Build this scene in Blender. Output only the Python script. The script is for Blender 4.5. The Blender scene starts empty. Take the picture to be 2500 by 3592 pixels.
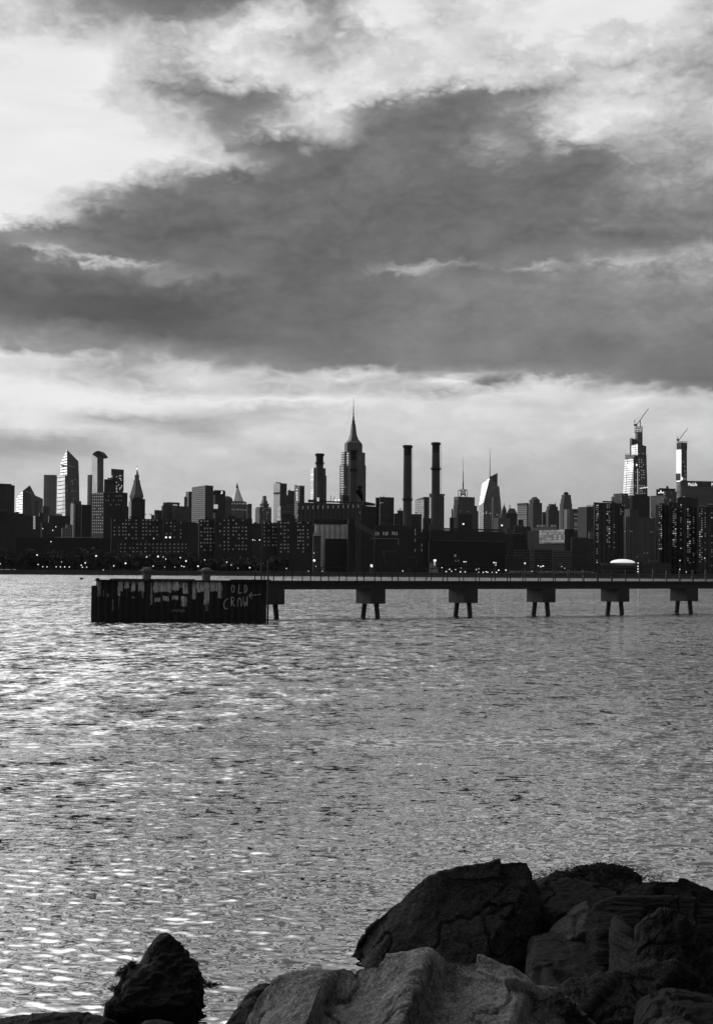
import bpy, bmesh, math, random
import numpy as np
from mathutils import Vector, Matrix
random.seed(7)
R = math.radians
sc = bpy.context.scene
col = sc.collection
F = 5200.0          # focal length in pixels of the 2500x3592 photograph
H = 4.0             # eye height over the water
PITCH = math.atan((1997-1796)/F)
ROLL = R(0.37)

# ---------------------------------------------------------------- camera
fwd = Vector((0, math.cos(PITCH), math.sin(PITCH)))
r0 = Vector((1, 0, 0)); u0 = r0.cross(fwd)
right = r0*math.cos(ROLL) + u0*math.sin(ROLL)
up = right.cross(fwd)
cam = bpy.data.cameras.new('camera'); co = bpy.data.objects.new('camera', cam); col.objects.link(co)
m3 = Matrix((right, up, -fwd)).transposed()
co.matrix_world = Matrix.Translation((0, 0, H)) @ m3.to_4x4()
cam.sensor_fit = 'VERTICAL'; cam.sensor_height = 24; cam.lens = 24*F/3592
cam.clip_start = 0.1; cam.clip_end = 30000
sc.camera = co

# ---------------------------------------------------------------- world: dusk sky, broken cloud deck
SUN_AZ, SUN_EL = R(-50), R(11)
GLOW = 1.5
w = bpy.data.worlds.new('World'); sc.world = w; w.use_nodes = True
nt = w.node_tree; N = nt.nodes; L = nt.links
N.clear()
def nd(t, **k):
    n = N.new(t)
    for a, b in k.items(): setattr(n, a, b)
    return n
def setin(n, i, v):
    if v is None: return
    if hasattr(v, 'links'): L.new(v, n.inputs[i])
    else: n.inputs[i].default_value = v
def math_(op, a, b=None, c=None, clamp=False):
    n = nd('ShaderNodeMath', operation=op, use_clamp=clamp)
    setin(n, 0, a); setin(n, 1, b); setin(n, 2, c)
    return n.outputs[0]
def maprange(v, a, b, c, d, kind='LINEAR'):
    n = nd('ShaderNodeMapRange', interpolation_type=kind, clamp=True)
    setin(n, 0, v); n.inputs[1].default_value = a; n.inputs[2].default_value = b
    n.inputs[3].default_value = c; n.inputs[4].default_value = d
    return n.outputs[0]
def mixf(f, a, b):
    n = nd('ShaderNodeMix', data_type='FLOAT'); setin(n, 0, f); setin(n, 2, a); setin(n, 3, b)
    return n.outputs[0]
def noise(vec, scale, detail, rough=.55, dist=0):
    n = nd('ShaderNodeTexNoise', noise_dimensions='3D'); setin(n, 'Vector', vec)
    n.inputs['Scale'].default_value = scale; n.inputs['Detail'].default_value = detail
    n.inputs['Roughness'].default_value = rough; n.inputs['Distortion'].default_value = dist
    return n
def comb(x, y, z):
    n = nd('ShaderNodeCombineXYZ'); setin(n, 0, x); setin(n, 1, y); setin(n, 2, z)
    return n.outputs[0]
tc = nd('ShaderNodeTexCoord')
sp = nd('ShaderNodeSeparateXYZ'); L.new(tc.outputs['Generated'], sp.inputs[0])
az = math_('ARCTAN2', sp.outputs[0], sp.outputs[1])
el = math_('ARCSINE', sp.outputs[2])
# cloud layout: rows of brightness (0-255) by elevation, columns by azimuth
ROWS = [
(-150,[190,150,130,120,120,120,130,170,210,215,215,215,220,225,220,190,170]),
(0,  [205,140,122,115,110,110,110,122,222,222,215,218,220,235,236,215,180]),
(40, [222,150,125,118,106,110,155,150,225,222,212,215,222,238,236,225,165]),
(80, [205,185,150,130,130,180,230,150,222,220,205,225,230,232,234,228,190]),
(110,[190,190,175,165,190,218,190,160,190,225,222,200,225,215,212,220,205]),
(150,[228,225,215,200,200,205,205,160,200,215,225,200,200,225,200,200,165]),
(185,[230,232,228,190,175,210,218,205,215,215,222,215,190,185,178,185,160]),
(210,[228,230,232,185,155,170,205,222,218,218,212,205,165,195,220,180,150]),
(240,[230,230,225,155,120,108,145,212,215,160,132,125,145,200,205,200,175]),
(265,[236,234,215,180,145,126,150,200,150,120,118,130,165,218,222,205,195]),
(300,[238,238,234,215,165,145,195,175,128,110,110,128,160,225,190,175,165]),
(340,[238,238,236,230,205,138,118,113,110,104,110,150,138,195,160,155,160]),
(380,[238,238,238,234,222,195,128,107,106,104,104,108,113,118,150,150,155]),
(420,[238,238,238,215,148,116,106,104,103,103,103,106,110,113,140,150,150]),
(460,[238,234,210,138,113,107,104,103,102,102,104,106,110,116,140,140,140]),
(510,[234,215,138,110,104,103,102,101,101,102,104,105,107,116,128,128,125]),
(550,[140,118,103,100,102,102,102,101,101,102,104,105,105,110,118,118,118]),
(585,[135,140,122,108,104,103,102,101,104,108,110,112,125,130,150,165,165]),
(598,[125,170,120,108,104,103,102,101,104,150,150,120,125,130,175,160,165]),
(612,[112,118,190,160,112,108,102,101,112,160,118,115,165,140,150,150,155]),
(628,[102,108,112,130,125,112,104,103,115,120,118,118,128,135,142,145,148]),
(650,[94,98,100,98,96,100,105,107,111,121,123,125,128,132,136,138,140]),
(690,[88,88,82,80,80,90,101,107,113,121,125,127,128,130,132,134,134]),
(725,[98,90,82,76,78,90,103,107,111,119,124,125,126,126,128,128,128]),
(760,[130,135,125,96,90,99,107,109,113,121,125,125,123,119,119,117,115]),
(795,[150,140,140,140,130,121,117,111,111,123,127,125,119,117,115,115,115]),
(815,[225,202,190,165,150,140,130,125,120,125,128,118,116,116,115,114,114]),
(840,[215,190,165,180,202,190,185,195,214,160,160,150,140,125,120,116,114]),
(858,[232,205,170,170,212,190,190,190,175,180,234,108,218,170,130,120,116]),
(880,[232,228,205,190,190,200,190,190,190,172,162,218,215,195,190,150,125]),
(900,[230,234,234,234,230,230,230,232,226,215,215,205,200,200,228,205,200]),
(925,[222,225,225,220,212,188,185,195,205,212,212,215,205,210,215,190,200]),
(945,[222,220,172,168,170,180,200,208,208,210,210,212,214,214,200,200,205]),
(970,[215,215,212,200,166,185,212,212,208,206,206,208,208,208,208,206,204]),
(992,[165,162,180,205,200,192,205,205,202,202,202,202,200,188,196,198,198]),
(1015,[157,158,175,200,202,205,185,200,198,196,196,196,194,186,192,192,192]),
(1045,[185,190,195,195,198,198,198,194,192,190,188,188,186,184,184,184,184]),
(1090,[190,192,192,190,188,188,186,185,184,182,180,178,176,174,172,172,172]),
(1200,[200,205,205,195,188,185,184,182,180,176,172,170,168,166,164,164,164])]
def lin(v):
    v = v/255
    return v/12.92 if v <= .04045 else ((v+.055)/1.055)**2.4
EF = 5250/1.5645
Xp = math_('MULTIPLY_ADD', az, EF, 799.0)
Yp = math_('MULTIPLY_ADD', el, -EF, 1997/1.5645)
cv = comb(math_('MULTIPLY', az, 1.0), math_('MULTIPLY', el, 1.7), 0.0)
wn = noise(cv, 9, 6, .6)
ws = nd('ShaderNodeSeparateColor'); L.new(wn.outputs['Color'], ws.inputs[0])
wn2 = noise(cv, 38, 5, .62, .4)
ws2 = nd('ShaderNodeSeparateColor'); L.new(wn2.outputs['Color'], ws2.inputs[0])
def warp(base, c1, a1, c2, a2):
    t = math_('MULTIPLY_ADD', math_('SUBTRACT', c1, .5), a1, base)
    return math_('MULTIPLY_ADD', math_('SUBTRACT', c2, .5), a2, t)
wn3 = noise(cv, 110, 3, .6, .2)
ws3 = nd('ShaderNodeSeparateColor'); L.new(wn3.outputs['Color'], ws3.inputs[0])
def billow(vec, scale):
    n = noise(vec, scale, 1.5, .5, .25)
    return math_('ABSOLUTE', math_('MULTIPLY_ADD', n.outputs[0], 2.0, -1.0))
b1, b2, b3 = billow(cv, 17), billow(cv, 40), billow(cv, 95)
puff = math_('SUBTRACT', math_('MULTIPLY_ADD', b1, .45, math_('MULTIPLY_ADD', b2, .35, math_('MULTIPLY', b3, .2))), .2)
Xw = warp(Xp, ws.outputs[0], 150, ws2.outputs[0], 60)
Xw = math_('MULTIPLY_ADD', puff, 110.0, Xw)
Xw = math_('MULTIPLY_ADD', math_('SUBTRACT', ws3.outputs[0], .5), 30, Xw)
# the deck thins to long flat layers near the skyline: less vertical tumbling there
flat = maprange(el, .09, .22, .25, 1.0)
Yw = warp(Yp, ws.outputs[1], math_('MULTIPLY', flat, 110.0), ws2.outputs[1], math_('MULTIPLY', flat, 36.0))
Yw = math_('MULTIPLY_ADD', math_('SUBTRACT', ws3.outputs[1], .5), math_('MULTIPLY', flat, 20.0), Yw)
Yw = math_('MULTIPLY_ADD', puff, math_('MULTIPLY', flat, -95.0), Yw)
st = noise(comb(math_('MULTIPLY', az, 2.2), math_('MULTIPLY', el, 13.0), 0.0), 5, 7, .62, .5)
lowk = maprange(el, .10, .17, 1.0, .0)
Yw = math_('MULTIPLY_ADD', math_('SUBTRACT', st.outputs[0], .5), math_('MULTIPLY', lowk, 62.0), Yw)
Pn = maprange(Xw, 0, 1600, .02, .98)
val = None
for i in range(0, len(ROWS), 3):
    grp = ROWS[i:i+3]
    rp = nd('ShaderNodeValToRGB'); cr = rp.color_ramp; cr.interpolation = 'CARDINAL'
    L.new(Pn, rp.inputs[0])
    while len(cr.elements) < 17: cr.elements.new(.5)
    for k in range(17):
        cr.elements[k].position = .02+.96*k/16
    for k in range(17):
        c = [lin(g[1][k]) for g in grp]
        while len(c) < 3: c.append(c[-1])
        cr.elements[k].color = (*c, 1)
    sr = nd('ShaderNodeSeparateColor'); L.new(rp.outputs[0], sr.inputs[0])
    for j, g in enumerate(grp):
        if val is None: val = sr.outputs[0]
        else: val = mixf(maprange(Yw, ROWS[i+j-1][0], g[0], 0, 1), val, sr.outputs[j])
# finer billows, stronger where the cloud is broken
bil = noise(cv, 22, 9, .62, .6)
fine = noise(cv, 75, 6, .6, .3)
dev = math_('ADD', math_('SUBTRACT', bil.outputs[0], .5), math_('MULTIPLY', math_('SUBTRACT', fine.outputs[0], .5), .5))
dev = math_('ADD', math_('MULTIPLY', dev, .7), math_('MULTIPLY', puff, 1.15))
amp = maprange(val, .08, .75, .45, 1.0)
amp = math_('MULTIPLY', amp, maprange(val, .62, .80, 1.0, .06))
amp = math_('MULTIPLY', amp, flat)
val = math_('MULTIPLY', val, math_('MULTIPLY_ADD', math_('MULTIPLY', dev, amp), 1.7, 1.08))
val = math_('MULTIPLY', val, math_('MULTIPLY_ADD', math_('MULTIPLY', math_('SUBTRACT', st.outputs[0], .5), lowk), .28, 1.0))
# edges: steeper step from shaded deck to bright gap, with thin silver rims
tt = math_('DIVIDE', math_('SUBTRACT', val, .12), .73, clamp=True)
t2 = maprange(tt, 0, 1, 0, 1, 'SMOOTHERSTEP')
sharp = math_('MULTIPLY_ADD', mixf(.2, tt, t2), .73, .12)
up_ = maprange(el, .095, .125, 0, 1)
val = mixf(math_('MULTIPLY', up_, maprange(val, .14, .24, 0, 1)), val, sharp)
rim = math_('MULTIPLY', up_, math_('MULTIPLY', maprange(val, .18, .32, 0, 1), maprange(val, .40, .70, 1, 0)))
thin = math_('SUBTRACT', 1.0, math_('MULTIPLY', b2, 3.2), clamp=True)
val = math_('MULTIPLY', val, math_('MULTIPLY_ADD', math_('MULTIPLY', rim, thin), .38, 1.0))
lay = noise(comb(math_('MULTIPLY', az, 1.5), math_('MULTIPLY', el, 5.0), 0.0), 6, 6, .58, .7)
val = math_('MULTIPLY', val, math_('MULTIPLY_ADD', math_('MULTIPLY', math_('SUBTRACT', lay.outputs[0], .5), maprange(val, .3, .6, 1.0, .25)), math_('MULTIPLY', up_, 1.0), 1.0))
# rest of the sky dome: afterglow to the left (south west), dim deck behind the viewer
def ramp1(v, a, b, pts):
    rp = nd('ShaderNodeValToRGB'); cr = rp.color_ramp; cr.interpolation = 'LINEAR'
    L.new(maprange(v, a, b, 0, 1), rp.inputs[0])
    while len(cr.elements) < len(pts): cr.elements.new(.5)
    for e, (p, c) in zip(cr.elements, pts): e.position = (p-a)/(b-a)
    mx_ = max(c for p, c in pts)
    for e, (p, c) in zip(cr.elements, pts): e.color = (c/mx_, c/mx_, c/mx_, 1)
    return math_('MULTIPLY', rp.outputs[0], mx_)
azd = math_('MULTIPLY', az, 180/math.pi); eld = math_('MULTIPLY', el, 180/math.pi)
oa = ramp1(azd, -180, 180, [(-180,.2),(-140,.2),(-112,.24),(-90,.55),(-70,.8),(-45,1.3),(-26,1.9),(-16,1.7),(-7,.62),(5,.24),(18,.11),(45,.12),(90,.16),(180,.2)])
oe = ramp1(eld, 0, 90, [(0,.8),(24,.9),(33,1.1),(41,1.5),(58,1.5),(75,.5),(90,.35)])
out = math_('MULTIPLY', oa, oe)
out = math_('MULTIPLY', out, math_('MULTIPLY_ADD', math_('SUBTRACT', bil.outputs[0], .5), 1.2, 1.0))
# the veiled sun's glow
gx = math_('DIVIDE', math_('ADD', azd, 28.0), 12.0); gy = math_('DIVIDE', math_('SUBTRACT', eld, 17.0), 11.0)
gg = math_('EXPONENT', math_('MULTIPLY', math_('ADD', math_('MULTIPLY', gx, gx), math_('MULTIPLY', gy, gy)), -1.0))
out = math_('MULTIPLY_ADD', gg, GLOW, out)
fo = math_('MAXIMUM', maprange(math_('ABSOLUTE', az), .26, .42, 0, 1, 'SMOOTHSTEP'), maprange(el, .39, .50, 0, 1, 'SMOOTHSTEP'))
cloud = mixf(fo, val, out)
sky = nd('ShaderNodeTexSky', sky_type='NISHITA', sun_disc=False, sun_elevation=SUN_EL, sun_rotation=SUN_AZ)
bw = nd('ShaderNodeRGBToBW'); L.new(sky.outputs[0], bw.inputs[0])
# clear dusk sky (black and white) seen faintly through a deck that carries its own brightness; Background strength .1
tot = mixf(.94, math_('MULTIPLY', bw.outputs[0], .6), math_('MULTIPLY', cloud, 10.35))
bg = nd('ShaderNodeBackground'); bg.inputs['Strength'].default_value = .1
L.new(tot, bg.inputs['Color'])
wo = nd('ShaderNodeOutputWorld'); L.new(bg.outputs[0], wo.inputs[0])
w.cycles.sampling_method = 'MANUAL'; w.cycles.sample_map_resolution = 512

# ---------------------------------------------------------------- sun behind thin cloud
sl = bpy.data.lights.new('sun', 'SUN'); sl.energy = 1.2; sl.angle = R(55); sl.color = (1, 1, 1)
so = bpy.data.objects.new('sun', sl); col.objects.link(so)
sd = Vector((math.sin(SUN_AZ)*math.cos(SUN_EL), math.cos(SUN_AZ)*math.cos(SUN_EL), math.sin(SUN_EL)))
so.rotation_euler = sd.to_track_quat('Z', 'Y').to_euler()
so.location = sd*50

sc.view_settings.view_transform = 'Standard'; sc.view_settings.look = 'None'
sc.view_settings.exposure = 0; sc.view_settings.gamma = 1
sc.cycles.max_bounces = 5; sc.cycles.diffuse_bounces = 2; sc.cycles.glossy_bounces = 3
sc.cycles.caustics_reflective = False; sc.cycles.caustics_refractive = False

# ================================================================ helpers
def P(px, py, Y):
    """point seen at pixel (px, py) of the 2500x3592 photograph, Y metres away"""
    d = right*((px-1250)/F) + up*(-(py-1796)/F) + fwd
    return Vector((0, 0, H)) + d*(Y/d.y)
def ray(px, py):
    d = right*((px-1250)/F) + up*(-(py-1796)/F) + fwd
    return Vector((0, 0, H)), d
def tag(o, label=None, cat=None, group=None, kind=None):
    if label: o['label'] = label
    if cat: o['category'] = cat
    if group: o['group'] = group
    if kind: o['kind'] = kind
    return o
def thing(name, label, cat, loc=(0, 0, 0), group=None):
    o = bpy.data.objects.new(name, None); col.objects.link(o); o.location = loc
    o.empty_display_size = .2
    return tag(o, label, cat, group)
def worldloc(o):
    v = Vector((0, 0, 0))
    while o is not None:
        v = v + Vector(o.location); o = o.parent
    return v
class MB:
    def __init__(s): s.v = []; s.f = []; s.uv = []; s.mi = []; s.sm = []
    def poly(s, pts, uv=None, mi=0, sm=False):
        n = len(s.v); s.v += [tuple(p) for p in pts]; s.f.append(list(range(n, n+len(pts))))
        s.uv += list(uv) if uv else [(p[0]+p[1], p[2]) for p in pts]
        s.mi.append(mi); s.sm.append(sm)
    def box(s, a, b, mi=0):
        x0, y0, z0 = a; x1, y1, z1 = b
        q = [(x0,y0),(x1,y0),(x1,y1),(x0,y1)]
        s.prism(q, z0, z1, mi)
    def prism(s, q, z0, z1, mi=0, top=None, bottom=True):
        """vertical prism over a plan polygon (counter-clockwise); z1 may be a list"""
        n = len(q); zt = z1 if isinstance(z1, (list, tuple)) else [z1]*n
        u = 0
        for i in range(n):
            a, b = q[i], q[(i+1) % n]; d = math.hypot(b[0]-a[0], b[1]-a[1])
            ta, tb = zt[i], zt[(i+1) % n]
            s.poly([(a[0],a[1],z0),(b[0],b[1],z0),(b[0],b[1],tb),(a[0],a[1],ta)], [(u,z0),(u+d,z0),(u+d,tb),(u,ta)], mi)
            u += d
        s.poly([(p[0],p[1],z) for p, z in zip(q, zt)], [(0.01*p[0],-999) for p in q], mi if top is None else top)
        if bottom: s.poly([(p[0],p[1],z0) for p in reversed(q)], [(0.01*p[0],-999) for p in q], mi if top is None else top)
    def tube(s, pts, r, n=8, mi=0, cap=True, sm=True):
        pts = [Vector(p) for p in pts]; rs = r if isinstance(r, (list, tuple)) else [r]*len(pts)
        rings = []
        for i, p in enumerate(pts):
            t = (pts[min(i+1, len(pts)-1)]-pts[max(i-1, 0)]).normalized()
            a = t.cross(Vector((0, 0, 1)) if abs(t.z) < .9 else Vector((1, 0, 0))).normalized(); b = t.cross(a)
            rings.append([p+(a*math.cos(2*math.pi*k/n)+b*math.sin(2*math.pi*k/n))*rs[i] for k in range(n)])
        for i in range(len(rings)-1):
            for k in range(n):
                k2 = (k+1) % n
                s.poly([rings[i][k], rings[i+1][k], rings[i+1][k2], rings[i][k2]], None, mi, sm)
        if cap:
            s.poly(rings[0], None, mi); s.poly(list(reversed(rings[-1])), None, mi)
    def lathe(s, c, prof, n=24, mi=0):
        """profile [(r, z)...] bottom to top around the vertical through c"""
        for i in range(len(prof)-1):
            (ra, za), (rb, zb) = prof[i], prof[i+1]
            for k in range(n):
                a, b = 2*math.pi*k/n, 2*math.pi*(k+1)/n
                q = [(c[0]+ra*math.cos(a), c[1]+ra*math.sin(a), za), (c[0]+ra*math.cos(b), c[1]+ra*math.sin(b), za),
                     (c[0]+rb*math.cos(b), c[1]+rb*math.sin(b), zb), (c[0]+rb*math.cos(a), c[1]+rb*math.sin(a), zb)]
                uv = [(ra*a, za), (ra*b, za), (ra*b, zb), (ra*a, zb)]
                if rb < 1e-4: q = q[:3]; uv = uv[:3]
                elif ra < 1e-4: q = [q[0], q[2], q[3]]; uv = [uv[0], uv[2], uv[3]]
                s.poly(q, uv, mi, True)
        if prof[-1][0] > 1e-4:
            s.poly([(c[0]+prof[-1][0]*math.cos(2*math.pi*k/n), c[1]+prof[-1][0]*math.sin(2*math.pi*k/n), prof[-1][1]) for k in range(n)], None, mi)
    def mesh(s, name, mats, off=Vector((0, 0, 0))):
        me = bpy.data.meshes.new(name)
        me.from_pydata([(p[0]-off.x, p[1]-off.y, p[2]-off.z) for p in s.v], [], s.f)
        for m in mats: me.materials.append(m)
        if len(s.uv) == len(me.loops):
            ul = me.uv_layers.new(name='UVMap')
            ul.data.foreach_set('uv', np.array(s.uv, dtype=np.float32).ravel())
        me.polygons.foreach_set('material_index', s.mi); me.polygons.foreach_set('use_smooth', s.sm)
        me.update()
        return me
    def build(s, name, mats, parent=None):
        if not isinstance(mats, (list, tuple)): mats = [mats]
        o = bpy.data.objects.new(name, s.mesh(name, mats, worldloc(parent) if parent else Vector((0, 0, 0))))
        col.objects.link(o)
        if parent: o.parent = parent
        return o
def npmesh(name, V, Fc, mat, parent=None, smooth=True):
    me = bpy.data.meshes.new(name); me.vertices.add(len(V)); me.vertices.foreach_set('co', np.asarray(V, np.float32).ravel())
    Fc = np.asarray(Fc, np.int32); k = Fc.shape[1]
    me.loops.add(Fc.size); me.loops.foreach_set('vertex_index', Fc.ravel())
    me.polygons.add(len(Fc)); me.polygons.foreach_set('loop_start', np.arange(0, Fc.size, k, dtype=np.int32))
    me.polygons.foreach_set('use_smooth', np.full(len(Fc), smooth))
    me.materials.append(mat); me.update(calc_edges=True); me.validate()
    o = bpy.data.objects.new(name, me); col.objects.link(o)
    if parent: o.parent = parent
    return o
# vectorised gradient noise for carving rocks and waves
_rng = np.random.RandomState(3)
_perm = np.tile(_rng.permutation(256), 3)
_g = _rng.normal(size=(256, 3)); _g /= np.linalg.norm(_g, axis=1)[:, None]
def perlin(p):
    i = np.floor(p).astype(int); f = p-i; i &= 255; u = f*f*f*(f*(f*6-15)+10)
    r = np.zeros(len(p))
    for dx in (0, 1):
        for dy in (0, 1):
            for dz in (0, 1):
                h = _perm[_perm[_perm[i[:, 0]+dx]+i[:, 1]+dy]+i[:, 2]+dz]
                g = _g[h]; d = f-np.array([dx, dy, dz])
                wt = (u[:, 0] if dx else 1-u[:, 0])*(u[:, 1] if dy else 1-u[:, 1])*(u[:, 2] if dz else 1-u[:, 2])
                r += wt*(g*d).sum(1)
    return r*1.5
def fbm(p, oct=5, gain=.5, ridge=False):
    s = np.zeros(len(p)); a = 1.
    for k in range(oct):
        n = perlin(p*2**k+17.3*k)
        s += a*((1-2*np.abs(n)) if ridge else n); a *= gain
    return s
# ---------------------------------------------------------------- materials
class G:
    """small node-graph writer"""
    def __init__(s, name):
        s.m = bpy.data.materials.new(name); s.m.use_nodes = True
        s.n = s.m.node_tree.nodes; s.l = s.m.node_tree.links
        s.b = s.n['Principled BSDF']; s.m.cycles.emission_sampling = 'NONE'
    def new(s, t, **k):
        n = s.n.new(t)
        for a, b in k.items(): setattr(n, a, b)
        return n
    def put(s, sock, v):
        if v is None: return
        if hasattr(v, 'links'): s.l.new(v, sock)
        else: sock.default_value = v
    def M(s, op, a, b=None, c=None, clamp=False):
        n = s.new('ShaderNodeMath', operation=op, use_clamp=clamp)
        s.put(n.inputs[0], a); s.put(n.inputs[1], b); s.put(n.inputs[2], c)
        return n.outputs[0]
    def mix(s, f, a, b):
        n = s.new('ShaderNodeMix', data_type='FLOAT'); s.put(n.inputs[0], f); s.put(n.inputs[2], a); s.put(n.inputs[3], b)
        return n.outputs[0]
    def ramp(s, v, a, b, c=0., d=1., kind='LINEAR'):
        n = s.new('ShaderNodeMapRange', interpolation_type=kind); s.put(n.inputs[0], v)
        for i, x in enumerate((a, b, c, d)): s.put(n.inputs[i+1], x)
        return n.outputs[0]
    def noise(s, scale, detail=4, rough=.55, vec=None, stretch=None, dist=0, coord='Object'):
        n = s.new('ShaderNodeTexNoise'); n.inputs['Scale'].default_value = scale
        n.inputs['Detail'].default_value = detail; n.inputs['Roughness'].default_value = rough; n.inputs['Distortion'].default_value = dist
        if vec is None: vec = s.new('ShaderNodeTexCoord').outputs[coord]
        if stretch:
            mp = s.new('ShaderNodeMapping'); mp.inputs['Scale'].default_value = stretch[:3]
            if len(stretch) > 3: mp.inputs['Rotation'].default_value = stretch[3]
            s.l.new(vec, mp.inputs[0]); vec = mp.outputs[0]
        s.l.new(vec, n.inputs['Vector'])
        return n.outputs[0]
    def bump(s, h, strength, dist, normal=None):
        n = s.new('ShaderNodeBump'); n.inputs['Strength'].default_value = strength; n.inputs['Distance'].default_value = dist
        s.l.new(h, n.inputs['Height'])
        if normal: s.l.new(normal, n.inputs['Normal'])
        return n.outputs[0]
    def fin(s, base=None, rough=None, metal=None, normal=None, emit=None, strength=1.0):
        for k, v in (('Base Color', base), ('Roughness', rough), ('Metallic', metal), ('Normal', normal)):
            if v is None: continue
            if k == 'Base Color' and not hasattr(v, 'links'): v = (v, v, v, 1)
            s.put(s.b.inputs[k], v)
        if emit is not None:
            s.put(s.b.inputs['Emission Color'], emit if hasattr(emit, 'links') else (emit, emit, emit, 1))
            s.put(s.b.inputs['Emission Strength'], strength)
        return s.m
def plain(name, v, rough=.7, metal=0., var=.25, scale=3., bump=0.):
    g = G(name); n = g.noise(scale, 6, .6)
    base = g.M('MULTIPLY', v, g.M('MULTIPLY_ADD', g.M('SUBTRACT', n, .5), var*2, 1.))
    nm = g.bump(n, bump, .02) if bump else None
    return g.fin(base, rough, metal, nm)
def glow(name, s):
    g = G(name); g.fin(.5, .6, 0, None, 1.0, s); return g.m
def facade(name, wall, glass, pu, pv, fu, fv, lit=0., lits=.8, rough=.15, metal=0., seed=0., var=.7, dimlit=0.):
    """wall with a grid of panes in metres of the face: bay pu, storey pv, share of each that is glass fu, fv"""
    g = G(name); uv = g.new('ShaderNodeUVMap', uv_map='UVMap'); s = g.new('ShaderNodeSeparateXYZ'); g.l.new(uv.outputs[0], s.inputs[0])
    u = g.M('MULTIPLY_ADD', s.outputs[0], 1/pu, seed*.37); v = g.M('MULTIPLY', s.outputs[1], 1/pv)
    def band(x, f):
        if f >= 1: return None
        return g.M('LESS_THAN', g.M('ABSOLUTE', g.M('SUBTRACT', g.M('FRACT', x), .5)), f/2)
    a, b = band(u, fu), band(v, fv)
    k = a if b is None else (b if a is None else g.M('MULTIPLY', a, b))
    if k is None: k = 1.
    c = g.new('ShaderNodeCombineXYZ'); g.l.new(g.M('FLOOR', u), c.inputs[0]); g.l.new(g.M('FLOOR', v), c.inputs[1]); c.inputs[2].default_value = seed
    wn = g.new('ShaderNodeTexWhiteNoise', noise_dimensions='3D'); g.l.new(c.outputs[0], wn.inputs['Vector'])
    wc = g.new('ShaderNodeSeparateColor'); g.l.new(wn.outputs['Color'], wc.inputs[0])
    if metal > .5: glass *= .6
    ns = g.noise(.02, 5, .6)
    big = g.M('MULTIPLY_ADD', g.M('SUBTRACT', ns, .5), 1.0, 1.0)
    wv = g.M('MULTIPLY', big, wall)
    gv = g.M('MULTIPLY', g.M('MULTIPLY_ADD', g.M('SUBTRACT', wc.outputs[0], .5), var, 1.), glass)
    gv = g.M('MULTIPLY', gv, big)
    roof = g.M('GREATER_THAN', s.outputs[1], -500.)
    k = g.M('MULTIPLY', k, roof)
    em = None
    if lit:
        on = g.M('MULTIPLY', g.M('LESS_THAN', wc.outputs[1], lit), k)
        em = g.M('MULTIPLY', g.M('MULTIPLY', on, g.M('MULTIPLY_ADD', wc.outputs[2], 1.2, .3)), lits)
    return g.fin(g.mix(k, wv, gv), g.mix(k, .85, rough), g.M('MULTIPLY', k, metal), None, em)
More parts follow.
